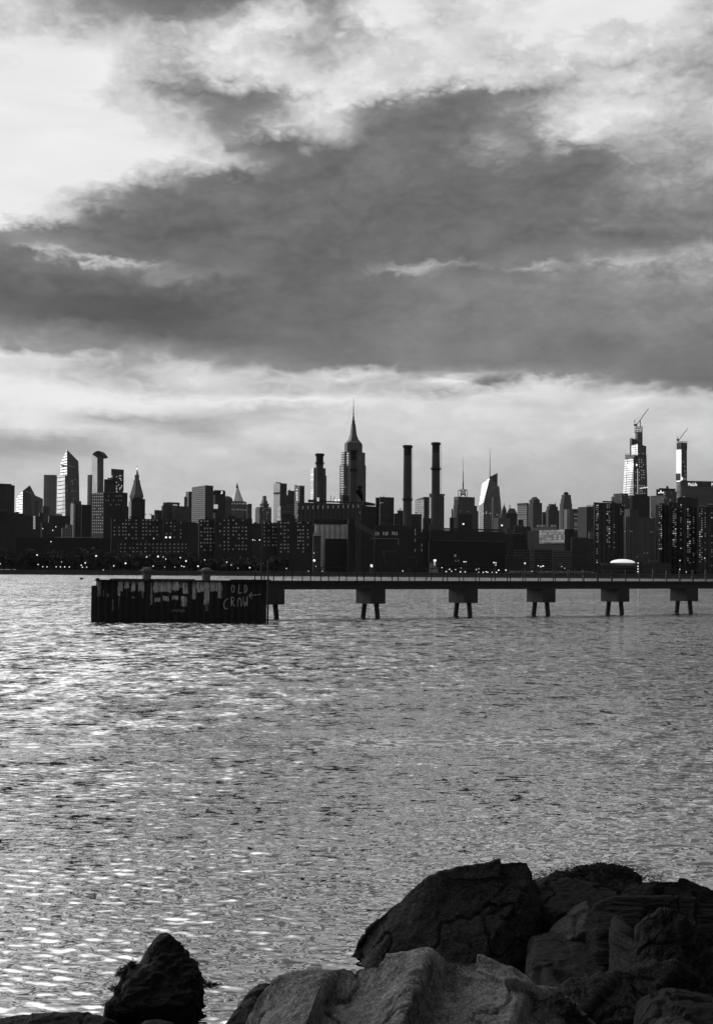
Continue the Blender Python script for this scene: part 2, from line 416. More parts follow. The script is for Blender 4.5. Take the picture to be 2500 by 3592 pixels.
# ================================================================ water, land
WATER_GLOSS = .5; CHOP_LEAN = -.175
def make_water():
    g = G('river_water')
    at = g.new('ShaderNodeAttribute', attribute_name='ripple')
    tcn = g.new('ShaderNodeTexCoord').outputs['Object']
    def slope(scale, detail, amount, stretch):
        n = g.new('ShaderNodeTexNoise'); n.inputs['Scale'].default_value = scale; n.inputs['Detail'].default_value = detail; n.inputs['Roughness'].default_value = .6
        mp = g.new('ShaderNodeMapping'); mp.inputs['Scale'].default_value = stretch; g.l.new(tcn, mp.inputs[0]); g.l.new(mp.outputs[0], n.inputs['Vector'])
        v = g.new('ShaderNodeVectorMath', operation='SUBTRACT'); g.l.new(n.outputs['Color'], v.inputs[0]); v.inputs[1].default_value = (.5, .5, .5)
        q = g.new('ShaderNodeVectorMath', operation='MULTIPLY'); g.l.new(v.outputs[0], q.inputs[0]); q.inputs[1].default_value = (amount*.6, amount, 0)
        return q.outputs[0]
    def vadd(a, b):
        q = g.new('ShaderNodeVectorMath', operation='ADD'); g.l.new(a, q.inputs[0]); g.l.new(b, q.inputs[1]); return q.outputs[0]
    rip = vadd(slope(8, 1.2, 1.7, (.6, 1.05, 1)), slope(3.2, 2, .5, (.5, 1.3, 1)))
    sc_ = g.new('ShaderNodeVectorMath', operation='SCALE'); g.l.new(rip, sc_.inputs[0]); g.l.new(at.outputs['Fac'], sc_.inputs['Scale'])
    # open water away from the bank carries a choppier sea
    ch = g.new('ShaderNodeAttribute', attribute_name='chop')
    sc2 = g.new('ShaderNodeVectorMath', operation='SCALE'); g.l.new(vadd(slope(2.4, 1.5, 1.6, (.6, .35, 1)), slope(.35, 2, .5, (.6, .5, 1))), sc2.inputs[0]); g.l.new(ch.outputs['Fac'], sc2.inputs['Scale'])
    sc_ = g.new('ShaderNodeVectorMath', operation='ADD', ) if False else sc_
    lean = g.new('ShaderNodeCombineXYZ'); g.l.new(g.M('MULTIPLY', ch.outputs['Fac'], CHOP_LEAN), lean.inputs[1])   # normals tilted to the near bank so the water mirrors brighter, higher sky
    tot_ = vadd(vadd(sc_.outputs[0], sc2.outputs[0]), lean.outputs[0])
    geo = g.new('ShaderNodeNewGeometry')
    nn = g.new('ShaderNodeVectorMath', operation='NORMALIZE'); g.l.new(vadd(geo.outputs['Normal'], tot_), nn.inputs[0])
    m = g.fin(.012, .04, 0, nn.outputs[0])
    g.b.inputs['IOR'].default_value = 1.6
    gl = g.new('ShaderNodeBsdfGlossy'); gl.inputs['Roughness'].default_value = .04; gl.inputs['Color'].default_value = (.95, .95, .95, 1); g.l.new(nn.outputs[0], gl.inputs['Normal'])
    ms = g.new('ShaderNodeMixShader'); ms.inputs[0].default_value = WATER_GLOSS; g.l.new(g.b.outputs[0], ms.inputs[1]); g.l.new(gl.outputs[0], ms.inputs[2]); g.l.new(ms.outputs[0], g.n['Material Output'].inputs[0])
    ys = [3.0]
    while ys[-1] < 805:
        y = ys[-1]; ys.append(y+(.15 if y < 8.5 else max(.012, min(y*y/5924*.8, y*.02))))
    ys = np.array(ys); nc = 860
    azs = np.tan(np.radians(np.concatenate([np.linspace(-62, -16.3, 50), np.linspace(-16, 16, nc-100), np.linspace(16.3, 62, 50)])))
    Y, T = np.meshgrid(ys, azs, indexing='ij'); X = Y*T
    dr = np.gradient(ys)[:, None]*np.ones_like(Y)
    x, y = X.ravel(), Y.ravel(); d = dr.ravel()
    big = perlin(np.stack([x*.05, y*.035, np.zeros_like(x)], 1))
    big2 = perlin(np.stack([x*.25, y*.16, np.full_like(x, 5.)], 1))
    patch = np.clip(1+.75*big+.55*big2, .25, 2.0)
    wy = 34.4+.05*x+.8*np.sin(x*.22)                     # a smooth strip left by a passing wake
    band = np.exp(-((y-wy)/1.7)**2)*np.clip((9-x)/6, 0, 1)
    z = np.zeros_like(x)
    rr = np.random.RandomState(11)
    for k in range(64):
        lam = .13*(1.9/.13)**((k+.5)/64)
        th = rr.normal(R(6), R(24)); ph = rr.uniform(0, 2*math.pi)
        slope = .03 if lam < .4 else (.016 if lam < .9 else .008)
        a = slope*lam/(2*math.pi)*rr.uniform(.6, 1.4)
        fade = np.clip((lam/d-2.5)/2.5, 0, 1)
        kx, ky = math.sin(th)*2*math.pi/lam, math.cos(th)*2*math.pi/lam
        wob = .9*perlin(np.stack([x/(lam*3.5), y/(lam*3.5), np.full_like(x, k*1.7)], 1)) if k % 4 == 0 else 0
        w_ = np.cos(kx*x+ky*y+ph+2.2*wob)
        w_ = w_+.25*np.cos(2*(kx*x+ky*y+ph))
        calm = 1-.85*band if lam < .7 else 1.0
        if .35 < lam < 1.1: calm = calm*(.5+2.6*np.clip(patch-1.0, 0, 1))
        if lam > .3: calm = calm*np.clip((y-11)/26, .16, 1)
        z += a*w_*fade*patch*calm
    z += band*.015*np.cos(2*math.pi*(y-wy)/.55+1.3*perlin(np.stack([x*.5, y*.9, y*0], 1))*3)
    V = np.stack([x, y, z], 1)
    nr = len(ys); idx = np.arange(nr*nc).reshape(nr, nc)
    Fc = np.stack([idx[:-1, :-1], idx[:-1, 1:], idx[1:, 1:], idx[1:, :-1]], -1).reshape(-1, 4)
    o = npmesh('water', V, Fc, m)
    a = o.data.attributes.new('ripple', 'FLOAT', 'POINT')
    a.data.foreach_set('value', ((1-.9*band)*np.clip(.55+.6*(patch-.5), .25, 1.3)*np.clip(.52+(y-14)/40, .52, 1.15)).astype(np.float32))
    a = o.data.attributes.new('chop', 'FLOAT', 'POINT'); t = np.clip((y-15)/36, 0, 1)
    a.data.foreach_set('value', (t*t*(3-2*t)*np.clip(.6+.5*(patch-.5), .35, 1.4)).astype(np.float32))
    tag(o, kind='structure')
make_water()
m_land = plain('land_earth', .05, .9)
mb = MB(); mb.poly([(-2600, 801, 2.2), (2600, 801, 2.2), (4200, 9500, 2.2), (-4200, 9500, 2.2)])
tag(mb.build('ground', m_land), kind='structure')
m_wallstone = plain('seawall_stone', .11, .9, var=.5, scale=.4)
mb = MB(); mb.box((-330, 797, -2), (330, 801, 1.9)); mb.box((-330, 796.6, 1.9), (330, 801.5, 2.5))
tag(mb.build('seawall', m_wallstone), 'long low stone seawall along the far shore at the waterline', 'seawall')

# near bank that carries the boulders
def bank():
    m = plain('bank_gravel', .035, .95, var=.6, scale=6, bump=.6)
    nx, ny = 160, 120
    xs = np.linspace(-8, 9, nx); ys = np.linspace(-3, 19, ny)
    Y, X = np.meshgrid(ys, xs, indexing='ij'); x, y = X.ravel(), Y.ravel()
    shore = 10.6+np.clip((x+.6)/1.6, 0, 1)*4.2
    z = (shore-y)*.17+.12*fbm(np.stack([x*1.3, y*1.3, x*0], 1), 4)
    z = np.minimum(z, 2.2)
    z = np.where(y > shore, np.maximum(z*1.5, -2), z)-.12
    idx = np.arange(nx*ny).reshape(ny, nx)
    Fc = np.stack([idx[:-1, :-1], idx[:-1, 1:], idx[1:, 1:], idx[1:, :-1]], -1).reshape(-1, 4)
    tag(npmesh('riverbank', np.stack([x, y, z], 1), Fc, m), kind='structure')
bank()

# ================================================================ boulders of the near bank
def rock_mat(name, v, spread=.6, grain=28, strata=None, bump=.5, rough=.75, spec=.3):
    g = G(name); tcn = g.new('ShaderNodeTexCoord').outputs['Object']
    big = g.noise(1.1, 5, .6, tcn)
    mid = g.noise(9, 6, .65, tcn, strata)
    fin_ = g.noise(grain*2.2, 4, .7, tcn, strata)
    flk = g.ramp(g.noise(grain*1.5, 3, .75, tcn, strata), .52, .72, 0., 1.)
    def Rr(x): return g.ramp(x, .34, .66, -1., 1.)
    t = g.M('MULTIPLY_ADD', Rr(mid), .55*spread, 1.)
    t = g.M('MULTIPLY_ADD', Rr(big), .35*spread, t)
    t = g.M('MULTIPLY_ADD', Rr(fin_), .6*spread, t)
    t = g.M('ADD', t, g.M('MULTIPLY', flk, 1.6*spread))
    base = g.M('MULTIPLY', g.M('MAXIMUM', t, .05), v)
    hh = g.M('ADD', g.M('MULTIPLY', mid, 1.0), g.M('MULTIPLY', fin_, .5))
    m = g.fin(base, rough, 0, g.bump(hh, bump, .09))
    g.b.inputs['Specular IOR Level'].default_value = spec
    return m
def rock(name, label, hulls, mat, voxel, disp, group=None, smooth=3, cat='rock', parent=None, chops=8, cut=.09):
    me = bpy.data.meshes.new('tmp')
    bm = bmesh.new()
    for pts in hulls:
        b2 = bmesh.new()
        for p in pts: b2.verts.new(p)
        bmesh.ops.convex_hull(b2, input=b2.verts[:], use_existing_faces=False)
        loose = [v for v in b2.verts if not v.link_faces]
        bmesh.ops.delete(b2, geom=loose, context='VERTS')
        t = bpy.data.meshes.new('t'); b2.to_mesh(t); b2.free(); bm.from_mesh(t); bpy.data.meshes.remove(t)
    bm.to_mesh(me); bm.free()
    ob = bpy.data.objects.new('tmp', me); col.objects.link(ob)
    md = ob.modifiers.new('r', 'REMESH'); md.mode = 'VOXEL'; md.voxel_size = voxel
    sm = ob.modifiers.new('s', 'SMOOTH'); sm.factor = .5; sm.iterations = smooth
    dg = bpy.context.evaluated_depsgraph_get(); dg.update()
    m2 = bpy.data.meshes.new_from_object(ob.evaluated_get(dg))
    n = len(m2.vertices); V = np.empty(n*3, np.float32); m2.vertices.foreach_get('co', V); V = V.reshape(-1, 3).astype(float)
    Nn = np.empty(n*3, np.float32); m2.vertices.foreach_get('normal', Nn); Nn = Nn.reshape(-1, 3)
    cen = (V.min(0)+V.max(0))/2; ext = (V.max(0)-V.min(0))/2
    rr = np.random.RandomState(len(label)*7+int(abs(cen[0])*100))
    for _ in range(chops):
        d = rr.normal(size=3); d[1] = -abs(d[1])*.8; d[2] = abs(d[2])*.6; d /= np.linalg.norm(d)
        pr = (V-cen)@d; lim = pr.max()*(1-cut*rr.uniform(.4, 1.6)); over = np.clip(pr-lim, 0, None)
        V = V-np.outer(over*.92, d)
    if chops: V = V+Nn*np.clip(cells(V, 14, .06, .004, int(abs(cen[0])*50)+3), -.08, .08)[:, None]
    for (scl, amp, st, ridge, octv) in disp:
        p = V*scl
        if st is not None:
            M_ = np.array(st); p = V@M_.T*scl
        V = V+Nn*(amp*fbm(p+11.1, octv, .52, ridge))[:, None]
    V = V-Nn*(.03*np.exp(-(fbm(V*1.2+31., 4)/.03)**2))[:, None]
    m2.vertices.foreach_set('co', V.astype(np.float32).ravel())
    m2.polygons.foreach_set('use_smooth', np.ones(len(m2.polygons), bool))
    m2.materials.clear(); m2.materials.append(mat); m2.update(); m2.name = name
    bpy.data.objects.remove(ob); bpy.data.meshes.remove(me)
    o = bpy.data.objects.new(name, m2); col.objects.link(o)
    if parent: o.parent = parent
    if cat: tag(o, label, cat, group)
    return o
def hull(front, back=1.0, low=None, lowz=None):
    """front: (px, py, Y) points of the face one sees; closed behind by the same points pushed back"""
    pts = [P(*p) for p in front]
    out_ = list(pts)
    for p in pts:
        q = p.copy(); q.y += back; q.z = p.z-.25*back; q.x *= (1+.02*back); out_.append(q)
    if lowz is not None:
        for p in pts: out_.append(Vector((p.x, p.y-.05, lowz)))
    return out_
def rot_scale(ax, ang, s):
    return np.array((Matrix.Diagonal(s).to_3x3() @ Matrix.Rotation(ang, 3, ax)))
D0 = [(1.1, .02, None, False, 2), (3.5, .014, None, True, 4), (15, .006, None, False, 3)]
mr_front = rock_mat('pale_gneiss', .17, .8, 30, (1, 1, .45, (0, R(35), 0)), .9, .85, .15)
mr_big = rock_mat('dark_gneiss', .036, .9, 30, None, .8, .8, .06)
mr_wet = rock_mat('wet_black_rock', .006, .6, 26, None, .7, .7, .08)
mr_slab = rock_mat('banded_slab', .009, .8, 20, (.25, 1, 2.2), .9, .8, .08)
mr_tilt = rock_mat('banded_tilted_rock', .016, .9, 20, (2.4, 1., .3, (0, R(-40), 0)), .9, .8, .08)
def cells(V, k, tilt, step, seed, wob=.25):
    """broken faces: every cell round a random seed has its own slight tilt and step"""
    rr = np.random.RandomState(seed); lo, hi = V.min(0), V.max(0)
    S = lo+(hi-lo)*rr.rand(k, 3); Dn = rr.normal(size=(k, 3)); Dn /= np.linalg.norm(Dn, axis=1)[:, None]; st_ = rr.normal(size=k)*step
    W = V+wob*np.stack([fbm(V*1.6+7*i, 3) for i in range(3)], 1)*.35
    best = np.full(len(V), 1e9); lab = np.zeros(len(V), int)
    for i in range(k):
        d = ((W-S[i])**2).sum(1); q = d < best; best[q] = d[q]; lab[q] = i
    return ((V-S[lab])*Dn[lab]).sum(1)*tilt+st_[lab]
def sculpt(name, label, top, ybot, Ytop, lean, shear, prof, mat, nx, ny, disp, cellp, group=None, back=1.4):
    """boulder cut from its face: top = silhouette crest (px, py), face leaning towards the viewer, prof = ridges and hollows in metres across the face"""
    tx = np.array([p[0] for p in top], float); ty = np.array([p[1] for p in top], float)
    xs = np.linspace(tx[0], tx[-1], nx); yt = np.interp(xs, tx, ty)
    pts = []
    nb = int(ny*.4)
    pq = np.array([p[0] for p in prof], float); pv = np.array([p[1] for p in prof], float)
    rows = []
    for j in range(-nb, ny+1):
        t = max(j, 0)/ny; y = yt+(ybot-yt)*t
        q = xs+shear*(y-ty.min()); dpt = np.interp(q, pq, pv)
        edge = np.minimum(1, np.minimum(xs-xs[0], xs[-1]-xs)/(.06*(xs[-1]-xs[0])))
        Yv = Ytop+dpt*min(1, t*4+.04)+lean*(1-(1-t)**1.25)+.35*(1-np.sqrt(np.clip(1-(1-edge)**2, 0, 1)))
        row = np.array([P(a, c, d) for a, c, d in zip(xs, y, Yv)])
        if j < 0:
            b_ = back*(-j/nb); row[:, 1] += b_; row[:, 0] *= 1+.03*b_; row[:, 2] -= .05+.34*b_+.25*b_*b_
        rows.append(row)
    V = np.array(rows); n0, n1 = V.shape[:2]
    # close the flanks: fold the last columns back
    fl = []
    for side in (0, -1):
        c = V[:, side].copy(); ks = []
        for k in (1, 2, 3):
            e = c.copy(); e[:, 1] += .3*k; e[:, 0] += (-.05 if side == 0 else .05)*(1 if k < 3 else 0); ks.append(e)
        fl.append(np.array(ks))
    V = np.concatenate([fl[0][::-1].transpose(1, 0, 2), V, fl[1].transpose(1, 0, 2)], 1); n1 = V.shape[1]
    V = V.reshape(-1, 3); idx = np.arange(n0*n1).reshape(n0, n1)
    Fc = np.stack([idx[:-1, :-1], idx[1:, :-1], idx[1:, 1:], idx[:-1, 1:]], -1).reshape(-1, 4)
    G_ = V.reshape(n0, n1, 3); du = np.gradient(G_, axis=1); dv = np.gradient(G_, axis=0)
    Nn = np.cross(dv, du).reshape(-1, 3); Nn /= np.linalg.norm(Nn, axis=1)[:, None]+1e-9
    for _ in range(6):
        q = Nn.reshape(n0, n1, 3); q[1:-1, 1:-1] = (q[:-2, 1:-1]+q[2:, 1:-1]+q[1:-1, :-2]+q[1:-1, 2:])/4; Nn = q.reshape(-1, 3)
    Nn /= np.linalg.norm(Nn, axis=1)[:, None]+1e-9
    h_ = np.zeros(len(V))
    if cellp: h_ += cells(V, *cellp)
    for (scl, amp, st, ridge, octv) in disp:
        p = (V@np.array(st).T if st is not None else V)*scl
        h_ += amp*fbm(p+11.1, octv, .55, ridge)
    h_ -= .035*np.exp(-(fbm(V*np.array([1., 1., 1.])*.9+31., 4)/.028)**2)
    V = V+Nn*h_[:, None]
    o = npmesh(name, V, Fc, mat)
    return tag(o, label, 'rock', group)
gs = rot_scale('Y', R(30), (1, 1, .3))
sculpt('boulder', 'large pale grey boulder with a groove down its face at the bottom of the picture',
  [(852, 3606), (876, 3554), (905, 3504), (935, 3469), (975, 3439), (1040, 3412), (1110, 3406), (1250, 3400), (1340, 3380), (1400, 3366), (1455, 3358), (1480, 3354), (1500, 3350), (1540, 3356), (1570, 3372), (1620, 3374), (1690, 3380), (1740, 3399), (1800, 3416), (1858, 3450), (1900, 3466), (1955, 3472), (2010, 3510), (2060, 3559), (2095, 3592), (2125, 3634)], 3860, 10.35, -1.5, .36,
  [(850, 1.163), (960, 0.465), (1060, 0.186), (1160, -0.031), (1185, 0.093), (1215, 0.31), (1330, 0.217), (1430, 0.031), (1476, -0.155), (1496, -0.171), (1520, 0.155), (1580, 0.341), (1680, 0.248), (1780, 0.031), (1868, -0.109), (1890, -0.078), (1930, 0.217), (2050, 0.542), (2200, 1.008)], mr_front, 560, 300,
  [(1.6, .015, None, False, 2), (5, .011, gs, True, 4), (24, .004, gs, False, 3)], (22, .05, .004, 5), 'boulders of the near bank', 1.2)
def low(front, dz, dy=0):
    return [P(*p)+Vector((0, dy, -dz)) for p in front]
sculpt('boulder', 'big dark boulder with a pale left edge, rising behind the pale front boulder',
  [(1205,3400),(1225,3368),(1262,3305),(1290,3262),(1330,3226),(1372,3188),(1405,3165),(1440,3128),(1468,3104),(1500,3080),(1530,3066),(1575,3058),(1640,3040),(1690,3036),(1745,3022),(1790,3018),(1822,3015),(1848,3022),(1862,3042),(1880,3078),(1893,3105),(1908,3150),(1925,3200),(1938,3245),(1948,3310),(1950,3380)], 3520, 15.5, -.75, .62,
  [(1180,1.0),(1300,.62),(1400,.36),(1470,.20),(1508,.0),(1530,-.03),(1660,.05),(1760,.0),(1900,-.06),(1990,.02),(2080,.16),(2200,.42)], mr_big, 420, 240,
  [(1.2, .025, None, False, 2), (4.5, .010, None, True, 4), (18, .004, None, False, 3)], (16, .07, .004, 8), 'boulders of the near bank', 1.1)
def simple(label, pts, mat, back=.8, dz=.6, vox=.022, disp=D0, name='rock'):
    return rock(name, label, [hull(pts, back)+low(pts, dz, .1)], mat, vox, disp, 'boulders of the near bank', 1)
weedrock = simple('low black weed covered rock at the water edge right of the big boulder',
       [(1890,3125,17.2),(1960,3075,17.4),(2060,3052,17.5),(2150,3048,17.5),(2190,3055,17.5),(2240,3085,17.4),(2290,3120,17.2),(2080,3150,16.8),(2200,3150,16.8),(1950,3160,16.8)], mr_wet, .7, .6, .03,
       [(2, .07, None, False, 4), (8, .035, None, True, 4)])
simple('dark flat rock between the big boulder and the weed covered rock', [(1870,3110,16.0),(1900,3078,16.2),(2010,3085,16.2),(2120,3110,16.1),(2190,3135,15.9),(2160,3190,15.4),(2000,3230,15.1),(1900,3260,15.0),(1910,3160,15.6)], mr_wet)
sculpt('rock', 'long low black rock running out of the right side of the picture', [(2130,3170),(2160,3130),(2195,3106),(2235,3094),(2285,3089),(2390,3087),(2440,3099),(2500,3128),(2600,3150),(2680,3190)], 3230, 15.9, -.5, .3, [(2100,.3),(2220,.05),(2300,-.05),(2330,.08),(2460,.0),(2700,.2)], mr_wet, 220, 90,
  [(2.0, .015, None, False, 3), (5, .012, None, True, 4)], (10, .06, .004, 3), 'boulders of the near bank', 1.0)
HS = np.array(((.2, 0, 0), (0, .8, 0), (0, 0, 3.4)))
sculpt('rock', 'dark banded slab with a flat top at the right edge', [(2058,3275),(2070,3215),(2100,3186),(2145,3168),(2185,3163),(2300,3166),(2420,3165),(2560,3169),(2680,3172)], 3400, 14.0, -.75, .1, [(2050,.25),(2110,.0),(2240,-.04),(2262,.06),(2420,.02),(2460,-.05),(2700,.0)], mr_slab, 300, 150,
  [(1.2, .012, None, False, 2), (3.2, .022, HS, True, 4), (12, .006, HS, False, 3)], (12, .05, .004, 4), 'boulders of the near bank', 1.2)
simple('small wedge shaped rock leaning between the big boulder and the banded slab', [(1945,3262,14.4),(1990,3225,14.5),(2040,3185,14.6),(2065,3165,14.7),(2078,3200,14.4),(2072,3265,14.0),(2010,3310,13.8),(1960,3310,14.0)], mr_big, .5, .5)
simple('broad black rock in the hollow behind the pale front boulder', [(1880,3290,14.2),(1960,3270,14.3),(2060,3290,14.1),(2110,3330,13.8),(2150,3400,13.2),(2100,3480,12.6),(1960,3480,12.4),(1880,3440,12.6)], mr_wet, .8, .7)
tl_ = [(2236,3268,11.9),(2262,3238,12.0),(2285,3226,12.1),(2330,3218,12.2),(2375,3210,12.2),(2420,3236,12.2),(2510,3310,12.0),(2640,3420,11.8),(2640,3600,11.0),(2480,3500,11.2),(2360,3420,11.3),(2290,3340,11.5),(2255,3300,11.7)]
rs = rot_scale('Y', R(42), (.28, 1, 3.0))
sculpt('rock', 'dark ridged rock tilted down to the right at the right edge', [(2232,3300),(2242,3262),(2265,3236),(2285,3229),(2300,3219),(2340,3215),(2378,3210),(2420,3237),(2500,3304),(2600,3388),(2690,3460)], 3620, 12.0, -.8, -.75, [(1800,.3),(2000,.1),(2180,.0),(2250,-.05),(2275,.05),(2360,-.03),(2390,.08),(2500,.12),(2700,.3)], mr_tilt, 320, 200,
  [(1.5, .012, None, False, 2), (4, .02, rs, True, 4), (13, .008, rs, True, 3)], (10, .05, .004, 6), 'boulders of the near bank', 1.0)
rs2 = rot_scale('Y', R(-18), (.3, 1, 3.2))
sculpt('rock', 'dark streaked rock below the tilted ridged rock', [(1975,3500),(2000,3472),(2080,3452),(2180,3432),(2250,3412),(2300,3397),(2360,3391),(2410,3420),(2440,3470)], 3680, 11.3, -.7, .9, [(1960,.3),(2080,.02),(2200,-.04),(2230,.05),(2380,-.03),(2405,.06),(2700,.3)], mr_tilt, 300, 180,
  [(1.5, .012, None, False, 2), (4, .022, rs2, True, 4), (12, .008, rs2, True, 3)], (10, .05, .004, 7), 'boulders of the near bank', 1.0)
simple('black rock in the bottom right corner', [(2290,3520,10.3),(2360,3475,10.5),(2480,3500,10.4),(2620,3540,10.3),(2640,3640,9.7),(2280,3640,9.7)], mr_wet, .7, .7)
simple('little rounded stone at the bottom edge near the right corner', [(2325,3600,9.55),(2350,3583,9.6),(2390,3577,9.62),(2430,3590,9.55),(2440,3640,9.3),(2320,3640,9.3)], mr_big, .3, .3, .014)
lp1 = [(470,3440,13.6),(513,3362,13.85),(543,3312,13.9),(564,3292,13.9),(584,3289,13.9),(602,3306,13.9),(626,3360,13.8),(676,3425,13.5),(672,3525,13.25),(520,3530,13.2),(560,3420,13.5)]
lp2 = [(385,3535,13.25),(405,3495,13.4),(440,3440,13.6),(472,3400,13.7),(560,3370,13.75),(625,3365,13.75),(668,3388,13.7),(682,3430,13.6),(684,3480,13.4),(672,3530,13.2),(450,3540,13.15),(470,3450,13.35),(560,3540,13.1)]
lp3 = [(640,3462,13.4),(700,3458,13.4),(752,3456,13.4),(756,3462,13.38),(700,3480,13.3),(640,3490,13.25)]
pointed = rock('rock', 'pointed black rock standing alone in the water at lower left', [hull(q, .45)+low(q, .5, .1) for q in (lp1, lp2)], mr_wet, .016,
     [(2.8, .03, None, False, 3), (5, .03, None, True, 4), (22, .006, None, False, 3)], 'boulders of the near bank', 0, chops=0)
simple('flat black rock awash in the bottom left corner', [(-60,3590,12.4),(60,3574,12.45),(180,3560,12.5),(250,3556,12.5),(330,3566,12.5),(395,3590,12.4),(410,3615,12.3),(-60,3650,12.0),(380,3650,12.1)], mr_wet, .2, .5)
simple('small dark stone just breaking the surface below the pointed rock', [(490,3606,12.4),(520,3590,12.45),(560,3587,12.45),(595,3600,12.4),(605,3620,12.3),(485,3620,12.3)], mr_wet, .2, .3)
simple('thin dark rock against the left flank of the pale front boulder', [(790,3600,10.6),(830,3550,10.8),(862,3510,10.9),(895,3478,11.0),(930,3470,11.0),(930,3600,10.5)], mr_wet, .5, .5)
# bladder wrack
def weed(label, spots, n, size, seed):
    rn = random.Random(seed); v = []; f = []
    for (c, rad) in spots:
        for _ in range(n):
            p = c+Vector((rn.gauss(0, rad[0]), rn.gauss(0, rad[1]), abs(rn.gauss(0, rad[2]))))
            for _ in range(4):
                a = rn.uniform(0, 6.28); s = size*rn.uniform(.5, 1.4)
                d = Vector((math.cos(a), math.sin(a), rn.uniform(-.5, .6)))*s; e = Vector((-math.sin(a), math.cos(a), rn.uniform(-.4, .4)))*s*.4
                k = len(v); v += [p-e*.5, p+d*.5-e, p+d, p+d*.5+e]; f.append((k, k+1, k+2, k+3))
                p = p+d*.5
    m = plain('wet_seaweed', .008, .8, var=.6, scale=20); m.node_tree.nodes['Principled BSDF'].inputs['Specular IOR Level'].default_value = .08
    o = npmesh('seaweed', [tuple(q) for q in v], f, m, smooth=False)
    return tag(o, label, 'seaweed', kind='stuff')
weed('clumps of dark seaweed round the pointed black rock', [(P(x, y, Y), (rx, .05, rz)) for x, y, Y, rx, rz in ((440,3402,13.7,.03,.012),(462,3385,13.7,.02,.012),(425,3420,13.6,.025,.012),(405,3470,13.4,.03,.01),(392,3520,13.25,.03,.008),(655,3372,13.75,.03,.014),(680,3392,13.65,.025,.016),(690,3425,13.5,.015,.02),(705,3450,13.45,.03,.012),(740,3458,13.4,.04,.006),(430,3538,13.15,.05,.006))], 300, .011, 4)
weed('dark seaweed matted over the low rock right of the big boulder', [(P(x, y, 17.4), (.16, .12, .03)) for x, y in ((1930,3085),(1990,3070),(2050,3055),(2110,3050),(2170,3052),(2230,3080),(2000,3095),(2120,3080),(2200,3090),(2080,3110))], 300, .016, 5)

# ================================================================ pier
m_conc = plain('dark_concrete', .06, .9, var=.5, scale=1.2, bump=.2)
m_steel = plain('black_steel', .03, .6, var=.4, scale=2)
m_deck = plain('pier_girder', .045, .8, var=.4, scale=.8)
pd = Vector((.846, .533, 0)); pn = Vector((-.533, .846, 0))
def onpier(px, slope=.63):
    k = (px-1250)/F; Y = (117+slope*6.64)/(1-slope*k)
    return Vector((k*Y, Y, 0))
A0, A1 = onpier(918), onpier(2760)
LEN = (A1-A0).length
def dirbox(mb, o, s0, s1, t0, t1, z0, z1):
    q = [o+pd*s0+pn*t0, o+pd*s1+pn*t0, o+pd*s1+pn*t1, o+pd*s0+pn*t1]
    mb.prism([(p.x, p.y) for p in q], z0, z1)
pier = thing('pier', 'long narrow pier on concrete bents running right from the old bulkhead', 'pier', A0)
WID = 2.3
mb = MB(); dirbox(mb, A0, 0, LEN, -.12, WID+.12, 2.93, 3.06); mb.build('deck', m_deck, pier)
for t0 in (0.02, WID-.42):
    mb = MB(); dirbox(mb, A0, .03, LEN-.05, t0, t0+.4, 2.36, 2.928); mb.build('girder', m_deck, pier)
for px in (945, 1302, 1629, 1904, 2165, 2408, 2640):
    c = onpier(px)
    mb = MB(); dirbox(mb, c, -.06, 1.40, -.06, 2.2, 1.17, 2.356); cap = mb.build('pile_cap', m_conc, pier)
    for (s, t, ls, lt) in ((.49, 1.7, -.10, .10), (.90, .55, .14, 0.)):
        a = c+pd*s+pn*t; b = a+pd*ls*1.45+pn*lt*1.45
        mb = MB(); mb.tube([(b.x, b.y, -.6), (a.x, a.y, 1.19)], [.21, .21], 10); mb.build('pile', m_conc, cap)
n_p = int(LEN/1.72)
for t in (.02, WID-.06):
    mb = MB()
    for hgt in (.58, 1.08):
        a = A0+pd*.1+pn*t; b = A0+pd*(LEN-.1)+pn*t
        mb.tube([(a.x, a.y, 3.06+hgt), (b.x, b.y, 3.06+hgt)], .025, 6)
    rl = mb.build('railing', m_steel, pier)
    pm = None
    for i in range(n_p):
        c = A0+pd*(.3+i*1.72+(0.35 if t > 1 else 0))+pn*t
        if pm is None:
            mb = MB(); mb.box((c.x-.04, c.y-.04, 3.062), (c.x+.04, c.y+.04, 4.16)); pm = mb.build('rail_post', m_steel, rl); base = c.copy()
        else:
            o = pm.copy(); col.objects.link(o); o.parent = rl; o.location = c-base

# ================================================================ old sheet-pile bulkhead
def wall_mat():
    g = G('rusted_sheet_pile'); at = g.new('ShaderNodeAttribute', attribute_name='paint')
    n = g.noise(1.5, 6, .65, None, (3, 3, .5)); n2 = g.noise(12, 5, .7, None, (1, 1, .35))
    steel = g.M('MULTIPLY', .022, g.M('MULTIPLY_ADD', g.M('SUBTRACT', n, .5), 1.6, 1.))
    pale = g.M('MULTIPLY', .95, g.M('MULTIPLY_ADD', g.M('SUBTRACT', n2, .5), 2.0, 1.))
    return g.fin(g.mix(at.outputs['Fac'], steel, pale), .85)
m_sheet = wall_mat()
WL, WR = P(337, 2100, 110.2), P(935, 2100, 110.3)
wd = Vector((WR.x-WL.x, WR.y-WL.y, 0)); WLEN = wd.length; wd.normalize(); wn_ = Vector((-wd.y, wd.x, 0))   # wn_ points away from the viewer
ZT = 3.02
def corr(u):
    p = (u/.52) % 1.0
    return .09*np.clip(2.6*np.abs(2*np.abs(p-.5)-.5)*np.sign(2*np.abs(p-.5)-.5)+.0, -1, 1)
bulk = thing('bulkhead', 'old rusted steel sheet pile bulkhead with peeling paint and white graffiti standing in the water', 'bulkhead', (WL.x, WL.y, 0))
def zoomx(px): return 300+px/2.283
def zoomy(py): return 1960+py/2.283
